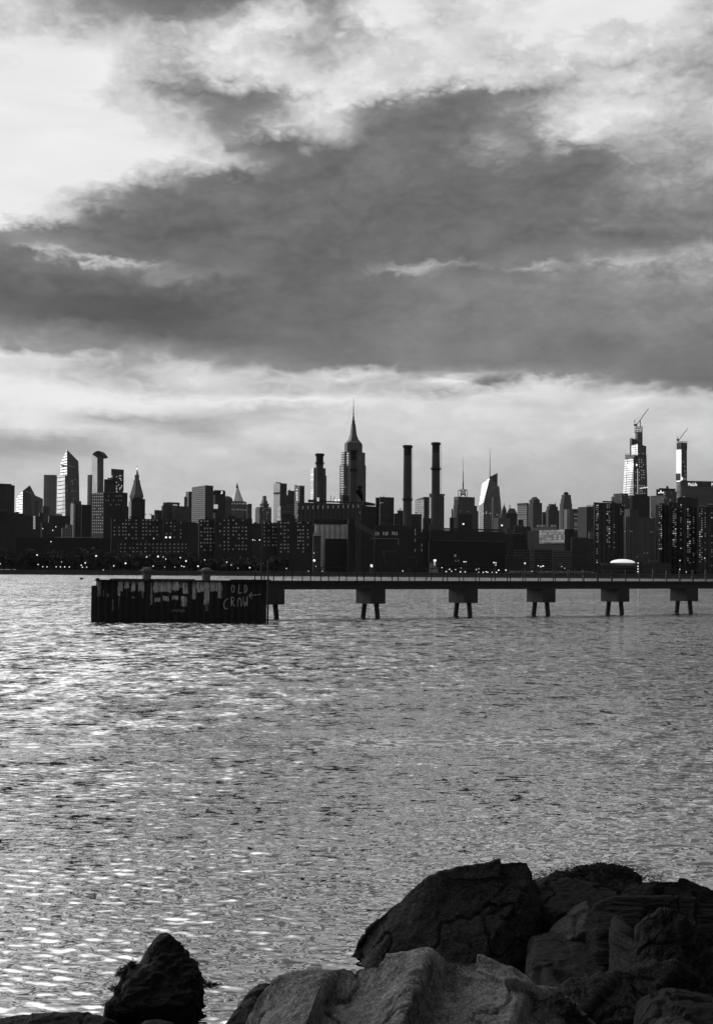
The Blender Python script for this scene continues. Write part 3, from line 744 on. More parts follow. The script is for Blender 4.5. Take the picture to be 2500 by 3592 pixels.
def on_wall(zx, zy):
    """where the sight line through a measured mark of the photo meets the wall: (u, z)"""
    o, d = ray(zoomx(zx), zoomy(zy)); b = Vector((WL.x, WL.y, 0))
    t = (b-o).dot(wn_)/d.dot(wn_); h = o+d*t
    return ((h-b).dot(wd), h.z)
nu, nv = 620, 150
us = np.linspace(0, WLEN, nu); vs = np.linspace(-1.5, ZT, nv)
Vv, Uu = np.meshgrid(vs, us, indexing='ij')
off = corr(Uu)+.012*perlin(np.stack([Uu.ravel()*2, Vv.ravel()*.7, Uu.ravel()*0], 1)).reshape(Uu.shape)
Xx = wd.x*Uu+wn_.x*off; Yy = wd.y*Uu+wn_.y*off
idx = np.arange(nu*nv).reshape(nv, nu)
Fc = np.stack([idx[:-1, :-1], idx[:-1, 1:], idx[1:, 1:], idx[1:, :-1]], -1).reshape(-1, 4)
sheet = npmesh('sheet_pile_wall', np.stack([Xx.ravel(), Yy.ravel(), Vv.ravel()], 1), Fc, m_sheet, bulk)
RECT = [(258,282,182,300,.9),(282,300,182,262,.8),(310,350,182,240,.8),(365,402,182,262,.95),(420,472,182,262,.95),(285,470,182,205,.3),(370,395,305,318,.5),(450,468,262,318,.4),
        (520,536,190,372,.55),(545,585,182,276,.9),(585,690,182,268,.85),(692,750,180,258,1.),(752,775,182,235,.6),(778,820,190,280,1.),(555,600,312,345,.8),(620,668,300,340,.9),(690,745,297,330,.9),(765,815,302,382,.9),
        (855,888,185,326,.9),(892,950,182,270,1.),(950,992,182,368,.9),(995,1060,185,265,.75),(1062,1094,182,316,.85),(90,128,182,300,.28),(140,150,250,300,.3),(172,188,282,310,.5),(215,225,330,410,.3),(265,275,310,400,.2),(690,800,405,430,.2),(960,985,370,420,.3)]
uu, vv = Uu.ravel(), Vv.ravel()
nz = fbm(np.stack([uu*5, vv*3, uu*0], 1), 4); nz2 = fbm(np.stack([uu*9, vv*1.2, uu*0+4], 1), 4)
pa = np.zeros_like(uu)
for (a, b, t, bt, s) in RECT:
    u0, z1 = on_wall(a, t); u1, z0 = on_wall(b, bt)
    ed = np.minimum(np.minimum(uu-u0, u1-uu)*1.4, np.minimum((vv-z0)*.8, z1-vv+.03))+.06*nz
    pa = np.maximum(pa, np.clip(ed/.05, 0, 1)*s*np.clip(.78+.75*nz2, .05, 1))
at_ = sheet.data.attributes.new('paint', 'FLOAT', 'POINT'); at_.data.foreach_set('value', pa.astype(np.float32))
DEP = 4.0
def wpt(u, t, z): return Vector((WL.x, WL.y, 0))+wd*u+wn_*t+Vector((0, 0, z))
def wbox(mb, u0, u1, t0, t1, z0, z1):
    q = [wpt(u0, t0, 0), wpt(u1, t0, 0), wpt(u1, t1, 0), wpt(u0, t1, 0)]
    mb.prism([(p.x, p.y) for p in q], z0, z1)
m_rust = plain('dark_rusted_steel', .022, .85, var=.6, scale=2.5)
mb = MB(); q = [wpt(.05, .25, 0), wpt(WLEN-.05, .25, 0), wpt(WLEN-.6, DEP, 0), wpt(.6, DEP, 0)]; mb.prism([(p.x, p.y) for p in q], -1.5, 2.95); mb.build('fill', m_rust, bulk)
mb = MB(); wbox(mb, -.05, WLEN+.1, -.16, .5, ZT, ZT+.1); mb.build('cap_beam', m_rust, bulk)
mb = MB(); wbox(mb, .9, WLEN*.55, .6, DEP-.2, 2.96, ZT+.16); mb.build('deck_slab', m_rust, bulk)
mb = MB(); wbox(mb, -.36, .02, .1, 1.6, -1.5, 2.66); wbox(mb, -.2, .04, .02, .1, -1.5, 2.66); mb.build('end_pile', m_rust, bulk)
mb = MB(); wbox(mb, WLEN-2.7, WLEN+.3, -.2, .7, ZT+.1, ZT+.17); mb.build('landing_plate', m_rust, bulk)
m_paint = plain('faded_white_paint', .62, .85, var=.5, scale=4)
STROKES = [[(1182+11*math.cos(a), 240+30*math.sin(a)) for a in np.linspace(0, 6.28, 17)], [(1233,207),(1228,245),(1225,275),(1240,276),(1251,270)], [(1272,209),(1286,214),(1293,232),(1292,252),(1284,266),(1270,272)], [(1274,212),(1272,268)],
  [(1144,320),(1128,326),(1114,345),(1108,368),(1112,390),(1124,403),(1140,394)], [(1168,306),(1169,345),(1168,383)], [(1168,307),(1184,308),(1192,320),(1188,337),(1172,346)], [(1174,346),(1184,362),(1194,380)],
  [(1219,384),(1220,345),(1226,322),(1236,314),(1246,325),(1249,350),(1248,384)], [(1262,304),(1266,345),(1272,383),(1280,352),(1286,344),(1290,370),(1294,378),(1296,340),(1296,298)],
  [(1312,293),(1342,291)], [(1350,292),(1372,289)], [(1380,288),(1404,284)], [(1332,270),(1320,282),(1311,294),(1320,308),(1332,321)]]
GLYPH = [('painted_letter', [0]), ('painted_letter', [1]), ('painted_letter', [2, 3]), ('painted_letter', [4]), ('painted_letter', [5, 6, 7]), ('painted_letter', [8]), ('painted_letter', [9]), ('painted_arrow', [10, 11, 12, 13])]
for (nm, ids) in GLYPH:
    mb = MB()
    for s in [STROKES[i] for i in ids]:
        pts = [on_wall(*p) for p in s]; fine_ = []
        for a, b in zip(pts[:-1], pts[1:]):
            k = max(2, int(math.hypot(b[0]-a[0], b[1]-a[1])/.04))
            fine_ += [(a[0]+(b[0]-a[0])*i/k, a[1]+(b[1]-a[1])*i/k) for i in range(k)]
        fine_.append(pts[-1])
        for i in range(len(fine_)-1):
            a, b = fine_[i], fine_[i+1]; dx, dz = b[0]-a[0], b[1]-a[1]; l_ = math.hypot(dx, dz) or 1
            hw = .031*(.6+.8*random.random()); ex, ez = -dz/l_*hw, dx/l_*hw
            q = [(a[0]-ex, a[1]-ez), (b[0]-ex, b[1]-ez), (b[0]+ex, b[1]+ez), (a[0]+ex, a[1]+ez)]
            mb.poly([wpt(u, float(corr(np.array(u)))-.02-.0006*(i % 5), z) for u, z in q])
    mb.build(nm, m_paint, bulk)
m_boll = plain('weathered_bollard_iron', .13, .8, var=.7, scale=5, bump=.5)
for (px, rough_) in ((508, 1), (718, 0)):
    u, _ = on_wall((px-300)*2.283, 170); c = wpt(u, 1.2, 0); zb = ZT-.05
    mb = MB(); s = 1.0
    prof = [(.36, zb), (.36, zb+.06), (.32, zb+.1), (.32, zb+.5), (.31, zb+.58), (.37, zb+.7), (.40, zb+.82), (.38, zb+.94), (.28, zb+1.03), (.12, zb+1.07), (0, zb+1.08)]
    mb.lathe(c, prof, 20)
    b_ = mb.build('bollard', m_boll, bulk)
    mb = MB(); a = c+wd*-.56; e = c+wd*.56
    mb.tube([(a.x, a.y, zb+.80), (a.x+wd.x*.08, a.y, zb+.80), (e.x-wd.x*.08, e.y, zb+.80), (e.x, e.y, zb+.80)], [.07, .1, .1, .07], 10); mb.build('horn', m_boll, b_)
    if rough_:
        mb = MB()
        for i in range(9):
            a = 6.28*i/9; p = c+Vector((.3*math.cos(a), .3*math.sin(a), 0))
            mb.tube([(p.x, p.y, zb+.55), (p.x*.5+c.x*.5+.2*math.cos(a+.5), p.y*.5+c.y*.5+.2*math.sin(a+.5), zb+1.12)], .03, 5)
        mb.build('rope_lashing', m_boll, b_)
    for q in ((-.9, .04), (-2.1, .03)):
        if rough_: 
            cc = wpt(u+q[0]-2.6, .15, 0); mb = MB(); mb.lathe(cc, [(.14, ZT+.09), (.14, ZT+.17), (.06, ZT+.22), (0, ZT+.23)], 10); mb.build('bolt_head', m_rust, bulk)
# two mooring piles at the joint of bulkhead and pier
for (px, yt, yb, wpx, Y, lb) in ((917, 1966, 2036, 5.5, 109.6, 'short black steel post on the bulkhead corner, left of a taller pile'), (941, 1962, 2182, 6.5, 108.4, 'tall black pile rising from the water at the bulkhead corner')):
    t, b = P(px, yt, Y), P(px, yb, Y); r_ = wpx/2*Y/F
    mb = MB(); mb.tube([(t.x, t.y, b.z if yb < 2100 else -1.5), (t.x, t.y, t.z)], r_, 10)
    if yb > 2100:
        mb.tube([(t.x-.34, t.y+.1, -1.4), (t.x-.30, t.y+.1, 1.4)], .03, 6)
        for z in (.35, .75, 1.15): mb.tube([(t.x-.34, t.y+.1, z), (t.x, t.y, z)], .025, 6)
    tag(mb.build('mooring_pile', m_steel), lb, 'pile')
# ================================================================ the far shore
LAND = 2.2
YREF = 1830
class Tower:
    """one building: an Empty at its base; boxes seen corner-on, given by pixel columns left / edge / right and pixel row of the roof, D metres away"""
    def __init__(s, name, label, cat, D, group=None, px=None, theta=32, base=LAND):
        s.D = D; s.th = R(theta); s.base = base
        c = P(px, YREF, D) if px else Vector((0, D, 0))
        s.t = thing(name, label, cat, (c.x, D, base), group)
        s.faces = {}
    def plan(s, x0, xe, x1, D, depth=None):
        k0, ke, k1 = [(P(x, YREF, D).x)/D for x in (x0, xe, x1)]
        C = Vector((ke*D, D)); u = Vector((math.cos(s.th), math.sin(s.th))); v = Vector((-u.y, u.x))
        if xe <= x0+.01:
            # square-on: only the front shows
            u = Vector((1, 0)); v = Vector((0, 1))
        wr = (k1*D-C.x)/(u.x-k1*u.y)
        wl = (k0*D-C.x)/(v.x-k0*v.y) if xe > x0+.01 else (depth or max(8, min(wr, 45)))
        if xe >= x1-.01: wr = depth or max(8, min(wl, 45))
        return C, C+u*wr, C+u*wr+v*wl, C+v*wl, u, v
    def box(s, x0, xe, x1, yt, D=None, yb=None, mi=0, mb=None, top=None, yl=None, yr=None, depth=None):
        D = D or s.D; own = mb is None
        if own: mb = MB()
        C, Rr, B, Lf, u, v = s.plan(x0, xe, x1, D, depth)
        z1 = P(xe, yt, D).z; z0 = s.base if yb is None else P(xe, yb, D).z
        zl = z1 if yl is None else P(x0, yl, D).z; zr = z1 if yr is None else P(x1, yr, D).z
        mb.prism([(q.x, q.y) for q in (C, Rr, B, Lf)], z0, [z1, zr, zr+zl-z1, zl], mi, top=top)
        s.faces = {'r': (C, u, Vector((u.y, -u.x))), 'l': (C, -v, Vector((-u.x, -u.y)) if False else Vector((-v.y, v.x)))}
        s.faces['l'] = (C, v, Vector((-u.x, -u.y)))
        return mb
    def part(s, mb, name, mats): return mb.build(name, mats, s.t)
    def pane(s, side, px, py, wpx, hpx, mat, name='window', proto=None, parent=None, out=.25):
        """a pane on one face of the last box, where the sight line through (px, py) meets it"""
        C, d2, n2 = s.faces[side]; o, d = ray(px, py)
        n = Vector((n2.x, n2.y, 0)); c3 = Vector((C.x, C.y, 0)); t = (c3-o).dot(n)/d.dot(n)
        p = o+d*t+n*out; a = Vector((d2.x, d2.y, 0)); D = p.y
        w = wpx*D/F/max(.3, abs(a.x))/2; h = hpx*D/F/2
        key = (side, wpx, hpx, mat.name, name, s.t.name)
        par = parent or s.t
        if proto is not None and key in proto:
            ob = proto[key].copy(); col.objects.link(ob); ob.location = p-worldloc(par); ob.parent = par; return ob
        mb = MB(); b = -n*.2
        q = [-a*w-Vector((0,0,h)), a*w-Vector((0,0,h)), a*w+Vector((0,0,h)), -a*w+Vector((0,0,h))]
        if a.cross(Vector((0,0,1))).dot(n) < 0: q = q[::-1]
        mb.poly(q); mb.poly([x+b for x in q[::-1]])
        for i in range(4): mb.poly([q[i], q[i]+b, q[(i+1) % 4]+b, q[(i+1) % 4]])
        me = mb.mesh(name, [mat])
        ob = bpy.data.objects.new(name, me); col.objects.link(ob); ob.parent = par; ob.location = p-worldloc(par)
        if proto is not None: proto[key] = ob
        return ob
    def grid(s, side, xs, ys, wpx, hpx, mats, skip=.15, proto=None, cap=100, name='window', jit=.0):
        pr = proto if proto is not None else {}
        k = 0
        for y in ys:
            for x in xs:
                if random.random() < skip or k >= cap: continue
                r_ = random.random(); i = 0
                acc = 0
                for i, (m, f) in enumerate(mats):
                    acc += f
                    if r_ < acc: break
                s.pane(side, x+random.uniform(-jit, jit), y, wpx, hpx, mats[i][0], name, pr); k += 1
def lights(T, side, pts, mat, wpx=3.4, hpx=3.4, name='lit_window'):
    pr = {}
    for (x, y) in pts: T.pane(side, x, y, wpx, hpx, mat, name, pr)
def px2m(D): return D/F
m_dark = plain('dark_brick', .04, .9, var=.3, scale=.05)
m_black = plain('black_cladding', .015, .8, var=.3, scale=.05)
m_grey = plain('grey_masonry', .10, .9, var=.4, scale=.05)
m_pale = plain('pale_masonry', .3, .85, var=.3, scale=.05)
m_roof = plain('dark_roofing', .05, .9, var=.3, scale=.05)
m_iron = plain('lattice_steel', .03, .6, var=.2, scale=.1)
g_dim = glow('window_glow_dim', .026); g_mid = glow('window_glow_soft', .085); g_brt = glow('window_and_wall_glow', .38); g_hot = glow('bright_light', 1.1)
def fac(D, wall, glass, pu, pv, fu, fv, **k):
    s = px2m(D); nm = 'facade'
    return facade(nm, wall, glass, pu*s, pv*s, fu, fv, seed=random.randint(1, 99), **k)

# ---- left: the far west-side towers
D = 1500
T = Tower('apartment_tower', 'dark slab tower cut by the left edge of the picture, with faint vertical stripes', 'tower', D, px=25)
mb = T.box(-60, -40, 51, 1699); T.box(-40, -30, 40, 1695, yb=1699, mb=mb, mi=1); T.part(mb, 'wall', [fac(D, .04, .03, 10, 8, .45, .8), m_roof])
lights(T, 'r', [(14, 1806), (16, 1845), (15, 1832)], g_mid)
T = Tower('apartment_block', 'low dark block at the left edge in front of the striped slab tower', 'building', 1350, px=30)
mb = T.box(-60, -50, 62, 1794); T.part(mb, 'wall', [fac(1350, .035, .03, 8, 7, .5, .5)]); mb = T.box(-5, 0, 30, 1786, yb=1794); T.part(mb, 'roof_bulkhead', [m_roof])
D = 4700
T = Tower('office_tower', 'glass tower with a sloping pointed crown and bright left face beside the rounded tower', 'tower', D, px=90)
mir = fac(D, .10, .75, 60, 9, .97, .72, metal=.85, rough=.25, var=.15); drk = fac(D, .03, .035, 7, 6, .8, .6, rough=.3)
mb = MB()
a = [P(59, 1745, D+70), P(81, 1722, D), P(106, 1702, D+15), P(125, 1738, D+60)]
b = [Vector((p.x, p.y, LAND)) for p in a]; c = [p+Vector((12, 60, -8)) for p in (a[0], a[3])]; e = [Vector((p.x, p.y, LAND)) for p in c]
def quadface(mb, q, mi):
    q = [Vector(x) for x in q]; o = q[0]; h = (q[1]-q[0]); h.z = 0
    h = h.normalized() if h.length > 1e-6 else Vector((1, 0, 0))
    mb.poly(q, [((x-o).dot(h), x.z) for x in q], mi)
quadface(mb, [b[0], b[1], a[1], a[0]], 0); quadface(mb, [b[1], b[3], a[3], a[2], a[1]], 1); quadface(mb, [b[3], e[1], c[1], a[3]], 1)
quadface(mb, [a[0], a[1], a[2], c[0]], 1); quadface(mb, [a[2], a[3], c[1], c[0]], 1); quadface(mb, [e[0], b[0], a[0], c[0]], 1); quadface(mb, [e[1], e[0], c[0], c[1]], 1)
T.part(mb, 'wall', [mir, drk])
mb = MB(); mb.tube([P(90, 1722, D-12), P(122, 1737, D+45)], 1.3, 4); T.part(mb, 'roof_edge', m_pale)
mb = T.box(122, 124, 135, 1757, D=D+20); T.part(mb, 'side_block', [m_black])
D = 4300
T = Tower('residential_tower', 'rounded grey glass tower between the pointed crown tower and the tallest tower at left', 'tower', D, px=175)
mb = MB(); cx = P(175, YREF, D).x; r_ = 22*px2m(D); z = P(175, 1667, D).z
q = [(cx+r_*1.02*math.copysign(abs(math.cos(t))**.6, math.cos(t)), D+r_*math.copysign(abs(math.sin(t))**.6, math.sin(t))) for t in np.linspace(0, 2*math.pi, 33)[:-1]]
mb.prism(q, LAND, z); T.part(mb, 'wall', [fac(D, .10, .35, 6, 300, .6, 1, metal=.6, rough=.35, var=.4)])
mb = T.box(146, 152, 173, 1775, D=D-60); T.part(mb, 'podium', [m_black])
D = 4900
T = Tower('observation_tower', 'tallest glass tower at left with a slanted pointed top and a jutting triangular viewing deck', 'tower', D, px=240)
mir2 = fac(D, .06, .85, 90, 10, .97, .66, metal=.9, rough=.2, var=.12); mir3 = fac(D, .3, .6, 90, 14, 1, .8, metal=.7, rough=.35, var=.25); drk2 = fac(D, .035, .045, 6, 5, .8, .6, rough=.3)
mb = MB()
def tri_body(x0, xe, x1, yt0, yte, yt1, D, yb, m0, m1, x0b=None, x1b=None, dl=60, dr=70, xeb=None):
    x0b = x0 if x0b is None else x0b; x1b = x1 if x1b is None else x1b; xeb = xe if xeb is None else xeb
    tl_, te, tr = P(x0, yt0, D+dl), P(xe, yte, D), P(x1, yt1, D+dr)
    bl, be, br = P(x0b, yb, D+dl), P(xeb, yb, D), P(x1b, yb, D+dr)
    tb, bb = tl_+tr-te, bl+br-be
    tb.z = max(min(tl_.z, tr.z), tb.z)
    quadface(mb, [bl, be, te, tl_], m0); quadface(mb, [be, br, tr, te], m1); quadface(mb, [br, bb, tb, tr], m1); quadface(mb, [bb, bl, tl_, tb], m1)
    quadface(mb, [tl_, te, tr, tb], m1); quadface(mb, [bl, bb, br, be], m1)
tri_body(214, 236, 276, 1622, 1577, 1618, D, 1668, 0, 1, x1b=278, x0b=212)
tri_body(203, 229, 278, 1668, 1668, 1668, D+2, 2003, 2, 1, x0b=198, x1b=284, xeb=231)
T.part(mb, 'wall', [mir2, drk2, mir3])
mb = MB(); q = [P(215, 1632, D-30), P(242, 1630, D-8), P(262, 1630, D+40), P(236, 1631, D+60)]
mb.prism([(p.x, p.y) for p in q], q[0].z-2.5, q[0].z+1.5); T.part(mb, 'viewing_deck', [m_pale])
mb = T.box(250, 256, 285, 1757, D=D-80, yb=2003); T.part(mb, 'podium', [m_black])
T.faces['r'] = (Vector((P(231, YREF, D).x, D-2)), Vector((.62, .78)).normalized(), Vector((.78, -.62)).normalized())
lights(T, 'r', [(254,1685),(254,1690),(264,1682),(256,1698),(234,1702),(236,1720),(254,1720),(254,1725),(265,1722),(259,1750)], g_mid, 2.6, 2.6)
T = Tower('slab_tower', 'pale slab tower with a rounded dark top at left, right of the tallest glass tower', 'tower', 4600, px=345)
D = 4600; mb = MB()
tri_body(323, 342, 364, 1594, 1604, 1597, D, 2003, 0, 1, dl=40, dr=50); T.part(mb, 'wall', [fac(D, .5, .75, 5, 7, .5, .5, metal=.75, rough=.3, var=.1), fac(D, .03, .03, 5, 7, .5, .5)])
mb = MB(); pts = [(324,1594,10),(331,1587,8),(338,1583,4),(345,1581,0),(352,1583,0),(358,1590,4),(364,1597,12),(364,1604,12),(342,1606,-2)]
f_ = [P(x, y, D-4+d) for x, y, d in pts]; bk = [p+Vector((5, 45, 0)) for p in f_]
mb.poly(f_[::-1]); mb.poly(bk)
for i in range(len(f_)): mb.poly([f_[i], f_[(i+1) % len(f_)], bk[(i+1) % len(f_)], bk[i]])
T.part(mb, 'crown', [m_black])
D = 4200
T = Tower('residential_tower', 'thin tower with a pale stripe and dark frame just left of the pale slab tower', 'tower', D, px=314)
mb = T.box(306, 318, 322, 1665); T.part(mb, 'wall', [m_black]); T.pane('l', 312, 1730, 7, 118, m_grey, 'pale_panel')
D = 3000
T = Tower('office_tower', 'tall black box tower with scattered lit windows left of the clock tower', 'tower', D, px=410)
mb = T.box(388, 390, 433, 1644, yr=1646); T.part(mb, 'wall', [fac(D, .022, .03, 5, 5, .6, .6)])
lights(T, 'r', [(393,1668),(393,1672),(394,1677),(410,1672),(420,1669),(425,1669),(420,1678),(424,1679),(425,1684),(409,1692),(417,1701),(428,1703),(410,1705),(427,1707),(421,1712),(424,1711),(409,1712),(410,1716),(421,1716),(409,1723),(432,1725),(412,1726)], g_brt, 3, 3)
D = 2200
T = Tower('apartment_building', 'dark stepped block between the pale slab tower and the black lit tower', 'building', D, px=385)
mb = T.box(364, 366, 405, 1681); T.box(376, 378, 398, 1676, yb=1681, mb=mb); T.part(mb, 'wall', [m_black])
D = 1250
T = Tower('apartment_tower', 'tall dark housing tower with rows of pale window reflections left of the clock tower', 'tower', D, px=370)
mb = T.box(322, 364, 432, 1727, yr=1729); T.box(430, 431, 447, 1728, mb=mb); T.box(440, 441, 451, 1776, mb=mb, D=D-5); T.part(mb, 'wall', [m_dark])
mb = T.box(322, 364, 432, 1725, yb=1728); T.part(mb, 'parapet', [m_grey])
T.box(322, 364, 432, 1727)
T.grid('l', [327, 334, 341, 348, 355, 361], [1732+10.4*i for i in range(14)], 3.2, 3.8, [(g_mid, .75), (g_dim, .25)], .06, cap=84)  # pale sky reflections in these panes put in as a faint glow
T.grid('r', [372, 381, 390, 399, 408, 417, 426], [1740+15*i for i in range(3)], 3, 4, [(g_dim, 1.)], .4, cap=20)
D = 1400
T = Tower('apartment_block', 'dark block with a pale reflecting left side below the tallest glass tower', 'building', D, px=270)
mb = T.box(248, 258, 286, 1766); T.part(mb, 'wall', [fac(D, .35, .5, 4, 6, .5, .5, metal=.5, rough=.4), ]); mb = T.box(262, 264, 286, 1766.5, D=D-8); T.part(mb, 'stair_panel', [fac(D, .03, .10, 12, 300, .35, 1)])
T = Tower('apartment_block', 'plain black block left of the tall housing tower with window reflections', 'building', 1380, px=300)
mb = T.box(285, 287, 319, 1770); T.part(mb, 'wall', [m_black])
for (x0, xe, x1, yt, D, lb, lit) in ((45, 47, 82, 1800, 1600, 'low dark block under the pointed crown tower', []), (60, 62, 140, 1810, 1500, 'wide dark block with one bright column of lit windows at left', [(119+4*(i % 2), 1812+5.2*(i//2)) for i in range(18)]),
                              (137, 139, 152, 1799, 1700, 'narrow dark block in front of the rounded grey tower', []), (170, 173, 252, 1808, 1650, 'broad black block below the tallest glass tower', []), (145, 147, 175, 1832, 1450, 'low grey shed roofed building left of the broad black block', [])):
    T = Tower('apartment_block', lb, 'building', D, px=(x0+x1)/2)
    mb = T.box(x0, xe, x1, yt); T.part(mb, 'wall', [fac(D, .03, .025, 7, 6, .5, .5)])
    mb = T.box(x0+(x1-x0)*.3, x0+(x1-x0)*.35, x0+(x1-x0)*.6, yt-5, yb=yt); T.part(mb, 'roof_bulkhead', [m_roof])
    if lit: T.box(x0, xe, x1, yt); lights(T, 'r', lit, g_brt, 2.6, 3.4)
T = Tower('townhouse', 'small pale house front with dark windows among black blocks at left', 'house', 1200, px=235)
mb = T.box(217, 219, 256, 1852); T.box(232, 234, 256, 1840, mb=mb, D=1205); T.part(mb, 'wall', [fac(1200, .22, .02, 9, 9, .4, .4)])
T = Tower('highway_viaduct', 'long low dark parapet with a thin pale edge among the trees at left', 'viaduct', 900, px=200)
mb = T.box(60, 60, 440, 1886, depth=10); T.part(mb, 'wall', [m_black]); mb = T.box(195, 195, 325, 1883.4, yb=1885.6, D=899.5, depth=2); T.part(mb, 'edge_beam', [m_pale])

# ---- the clock tower
D = 3060
T = Tower('clock_tower', 'clock tower with a steep pyramid roof and a shining gold lantern at left', 'tower', D, px=479)
fc = fac(D, .10, .03, 6, 6, .4, .45)
mb = MB(); T.th = R(38); T.box(456, 470, 501, 1745, mb=mb); T.box(454, 470, 503, 1737, yb=1745, mb=mb, D=D-4); T.part(mb, 'wall', [fc])
mb = MB(); cx = P(479, YREF, D+12).x; cy = D+12; rr_ = px2m(D)
def pyr(mb, c, r0_, r1_, z0, z1, n=4, a0=R(38+45+0)):
    q0 = [(c[0]+r0_*math.cos(a0+2*math.pi*k/n), c[1]+r0_*math.sin(a0+2*math.pi*k/n), z0) for k in range(n)]
    q1 = [(c[0]+r1_*math.cos(a0+2*math.pi*k/n), c[1]+r1_*math.sin(a0+2*math.pi*k/n), z1) for k in range(n)]
    for k in range(n):
        k2 = (k+1) % n; a_, b_ = Vector(q0[k]), Vector(q0[k2]); w_ = (b_-a_).length
        mb.poly([q0[k], q0[k2], q1[k2], q1[k]], [(0, z0), (w_, z0), (w_*.7, z1), (w_*.3, z1)])
    mb.poly(q1); mb.poly(q0[::-1])
zz = lambda y, D=D: P(479, y, D).z
pyr(mb, (cx, cy), 24.5*rr_, 11*rr_, zz(1737), zz(1690)); pyr(mb, (cx, cy), 12*rr_, 12*rr_, zz(1690), zz(1684)); T.part(mb, 'roof', [fac(D, .12, .05, 12, 8, .35, .35)])
mb = MB(); pyr(mb, (cx, cy), 8*rr_, 8*rr_, zz(1684), zz(1665)); T.part(mb, 'belfry', [m_grey])
mb = MB(); mb.lathe((cx, cy), [(6.5*rr_, zz(1665)), (6*rr_, zz(1660)), (4*rr_, zz(1653)), (2*rr_, zz(1650)), (3.2*rr_, zz(1648)), (2.0*rr_, zz(1646))], 12); T.part(mb, 'cupola', [plain('gilded_dome', .6, .35, .8)])
mb = MB(); mb.lathe((cx, cy), [(2.2*rr_, zz(1646)), (2.4*rr_, zz(1642)), (1.2*rr_, zz(1639))], 10); T.part(mb, 'lantern', [g_hot])
mb = MB(); mb.lathe((cx, cy), [(.9*rr_, zz(1639)), (.3*rr_, zz(1632)), (0, zz(1630))], 8); T.part(mb, 'spire', [m_iron])
D = 1700
T = Tower('apartment_tower', 'plain black box in front of the clock tower base', 'building', D, px=485)
mb = T.box(461, 463, 509, 1749); T.part(mb, 'wall', [m_black]); mb = T.box(470, 471, 492, 1746.5, yb=1749); T.part(mb, 'roof_bulkhead', [m_black])
T = Tower('slab_tower', 'narrow pale slab squeezed beside the clock tower base', 'building', 2300, px=455)
mb = T.box(451, 459, 462, 1759); T.part(mb, 'wall', [fac(2300, .5, .6, 5, 6, .5, .5, metal=.6, rough=.4)])

# ---- centre left
D = 2000
T = Tower('hospital_building', 'broad stepped grey masonry building with floodlit crown left of the dark box tower', 'building', D, px=600)
mb = MB()
for x0, xe, x1, yt, dd in ((530,532,560,1806,0),(541,543,590,1789,-5),(566,570,632,1774,-10),(571,574,630,1761,-4),(603,612,672,1775,-14)):
    T.box(x0, xe, x1, yt, D=D+dd, mb=mb)
T.part(mb, 'wall', [fac(D, .075, .02, 6, 6, .45, .5)]); mb = T.box(566, 570, 632, 1768, D=D-13); 
lights(T, 'r', [(574,1762),(582,1762),(613,1771),(609,1771),(617,1772),(621,1772),(611,1782)], g_brt, 3.5, 3)
mb = MB()
for x in (527, 533, 512): mb.tube([P(x, 1808, D-20), P(x, 1801, D-20)], .5, 5)
T.part(mb, 'roof_mast', [m_iron])
D = 2300
T = Tower('office_tower', 'big plain dark box tower between the clock tower and the gilded pyramid', 'tower', D, px=710)
mb = T.box(672, 719, 747, 1702, yl=1704, yr=1703); T.part(mb, 'wall', [fac(D, .035, .05, 300, 7, 1, .5, rough=.35)])
mb = T.box(651, 662, 674, 1724, D=D+80); T.box(645, 648, 656, 1742, D=D+70, mb=mb); T.part(mb, 'side_wing', [fac(D, .03, .10, 7, 200, .3, .9)])
D = 2500
T = Tower('office_tower', 'dark tower with a glowing ornament at its top corner beside the big dark box tower', 'tower', D, px=770)
mb = T.box(744, 746, 790, 1722); T.part(mb, 'wall', [m_black]); mb = T.box(750, 752, 788, 1719, yb=1722); T.part(mb, 'parapet', [m_black]); T.box(744, 746, 790, 1722)
lights(T, 'r', [(778,1724),(779,1728),(777,1731)], g_hot, 4.5, 2.5, 'glowing_ornament')
T.pane('r', 751, 1752, 8, 32, m_pale, 'pale_panel'); T.pane('r', 757, 1777, 14, 15, g_brt, 'glowing_panel'); T.pane('r', 751, 1808, 9, 18, m_pale, 'pale_panel')
D = 2700
T = Tower('domed_building', 'grey building with a low domed roof just left of the gilded pyramid', 'building', D, px=795)
mb = T.box(770, 778, 812, 1757); T.part(mb, 'wall', [fac(D, .09, .03, 6, 6, .4, .5)])
mb = MB(); c_ = P(796, YREF, D+8); mb.lathe((c_.x, c_.y), [(20*px2m(D), P(796,1757,D).z), (19*px2m(D), P(796,1750,D).z), (14*px2m(D), P(796,1743,D).z), (0, P(796,1738,D).z)], 16); T.part(mb, 'dome', [m_grey])
D = 3200
T = Tower('pyramid_tower', 'tower with a floodlit gilded pyramid roof and lit arcade below it', 'tower', D, px=831)
mb = MB(); s = px2m(D); c_ = P(831, YREF, D+25); c = (c_.x, c_.y); zz = lambda y, D=D: P(831, y, D).z
T.th = R(40)
mb.lathe(c, [(36*s, LAND), (36*s, zz(1768))], 8); mb.lathe(c, [(33*s, zz(1768)), (33*s, zz(1758))], 8)
T.part(mb, 'wall', [fac(D, .10, .03, 5, 7, .5, .5)])
mb = T.box(867, 869, 883, 1767, D=D+10); T.part(mb, 'side_wing', [fac(D, .06, .03, 5, 7, .5, .5)])
mb = MB(); pyr(mb, c, 25*s, 5*s, zz(1757), zz(1710), 8, R(22)); T.part(mb, 'roof', [plain('gilded_tiles', .75, .5, .55, var=.1, scale=.1)])
mb = MB(); mb.lathe(c, [(5*s, zz(1710)), (4*s, zz(1705)), (2*s, zz(1697)), (.6*s, zz(1692)), (0, zz(1686))], 8); T.part(mb, 'spire', [m_grey])
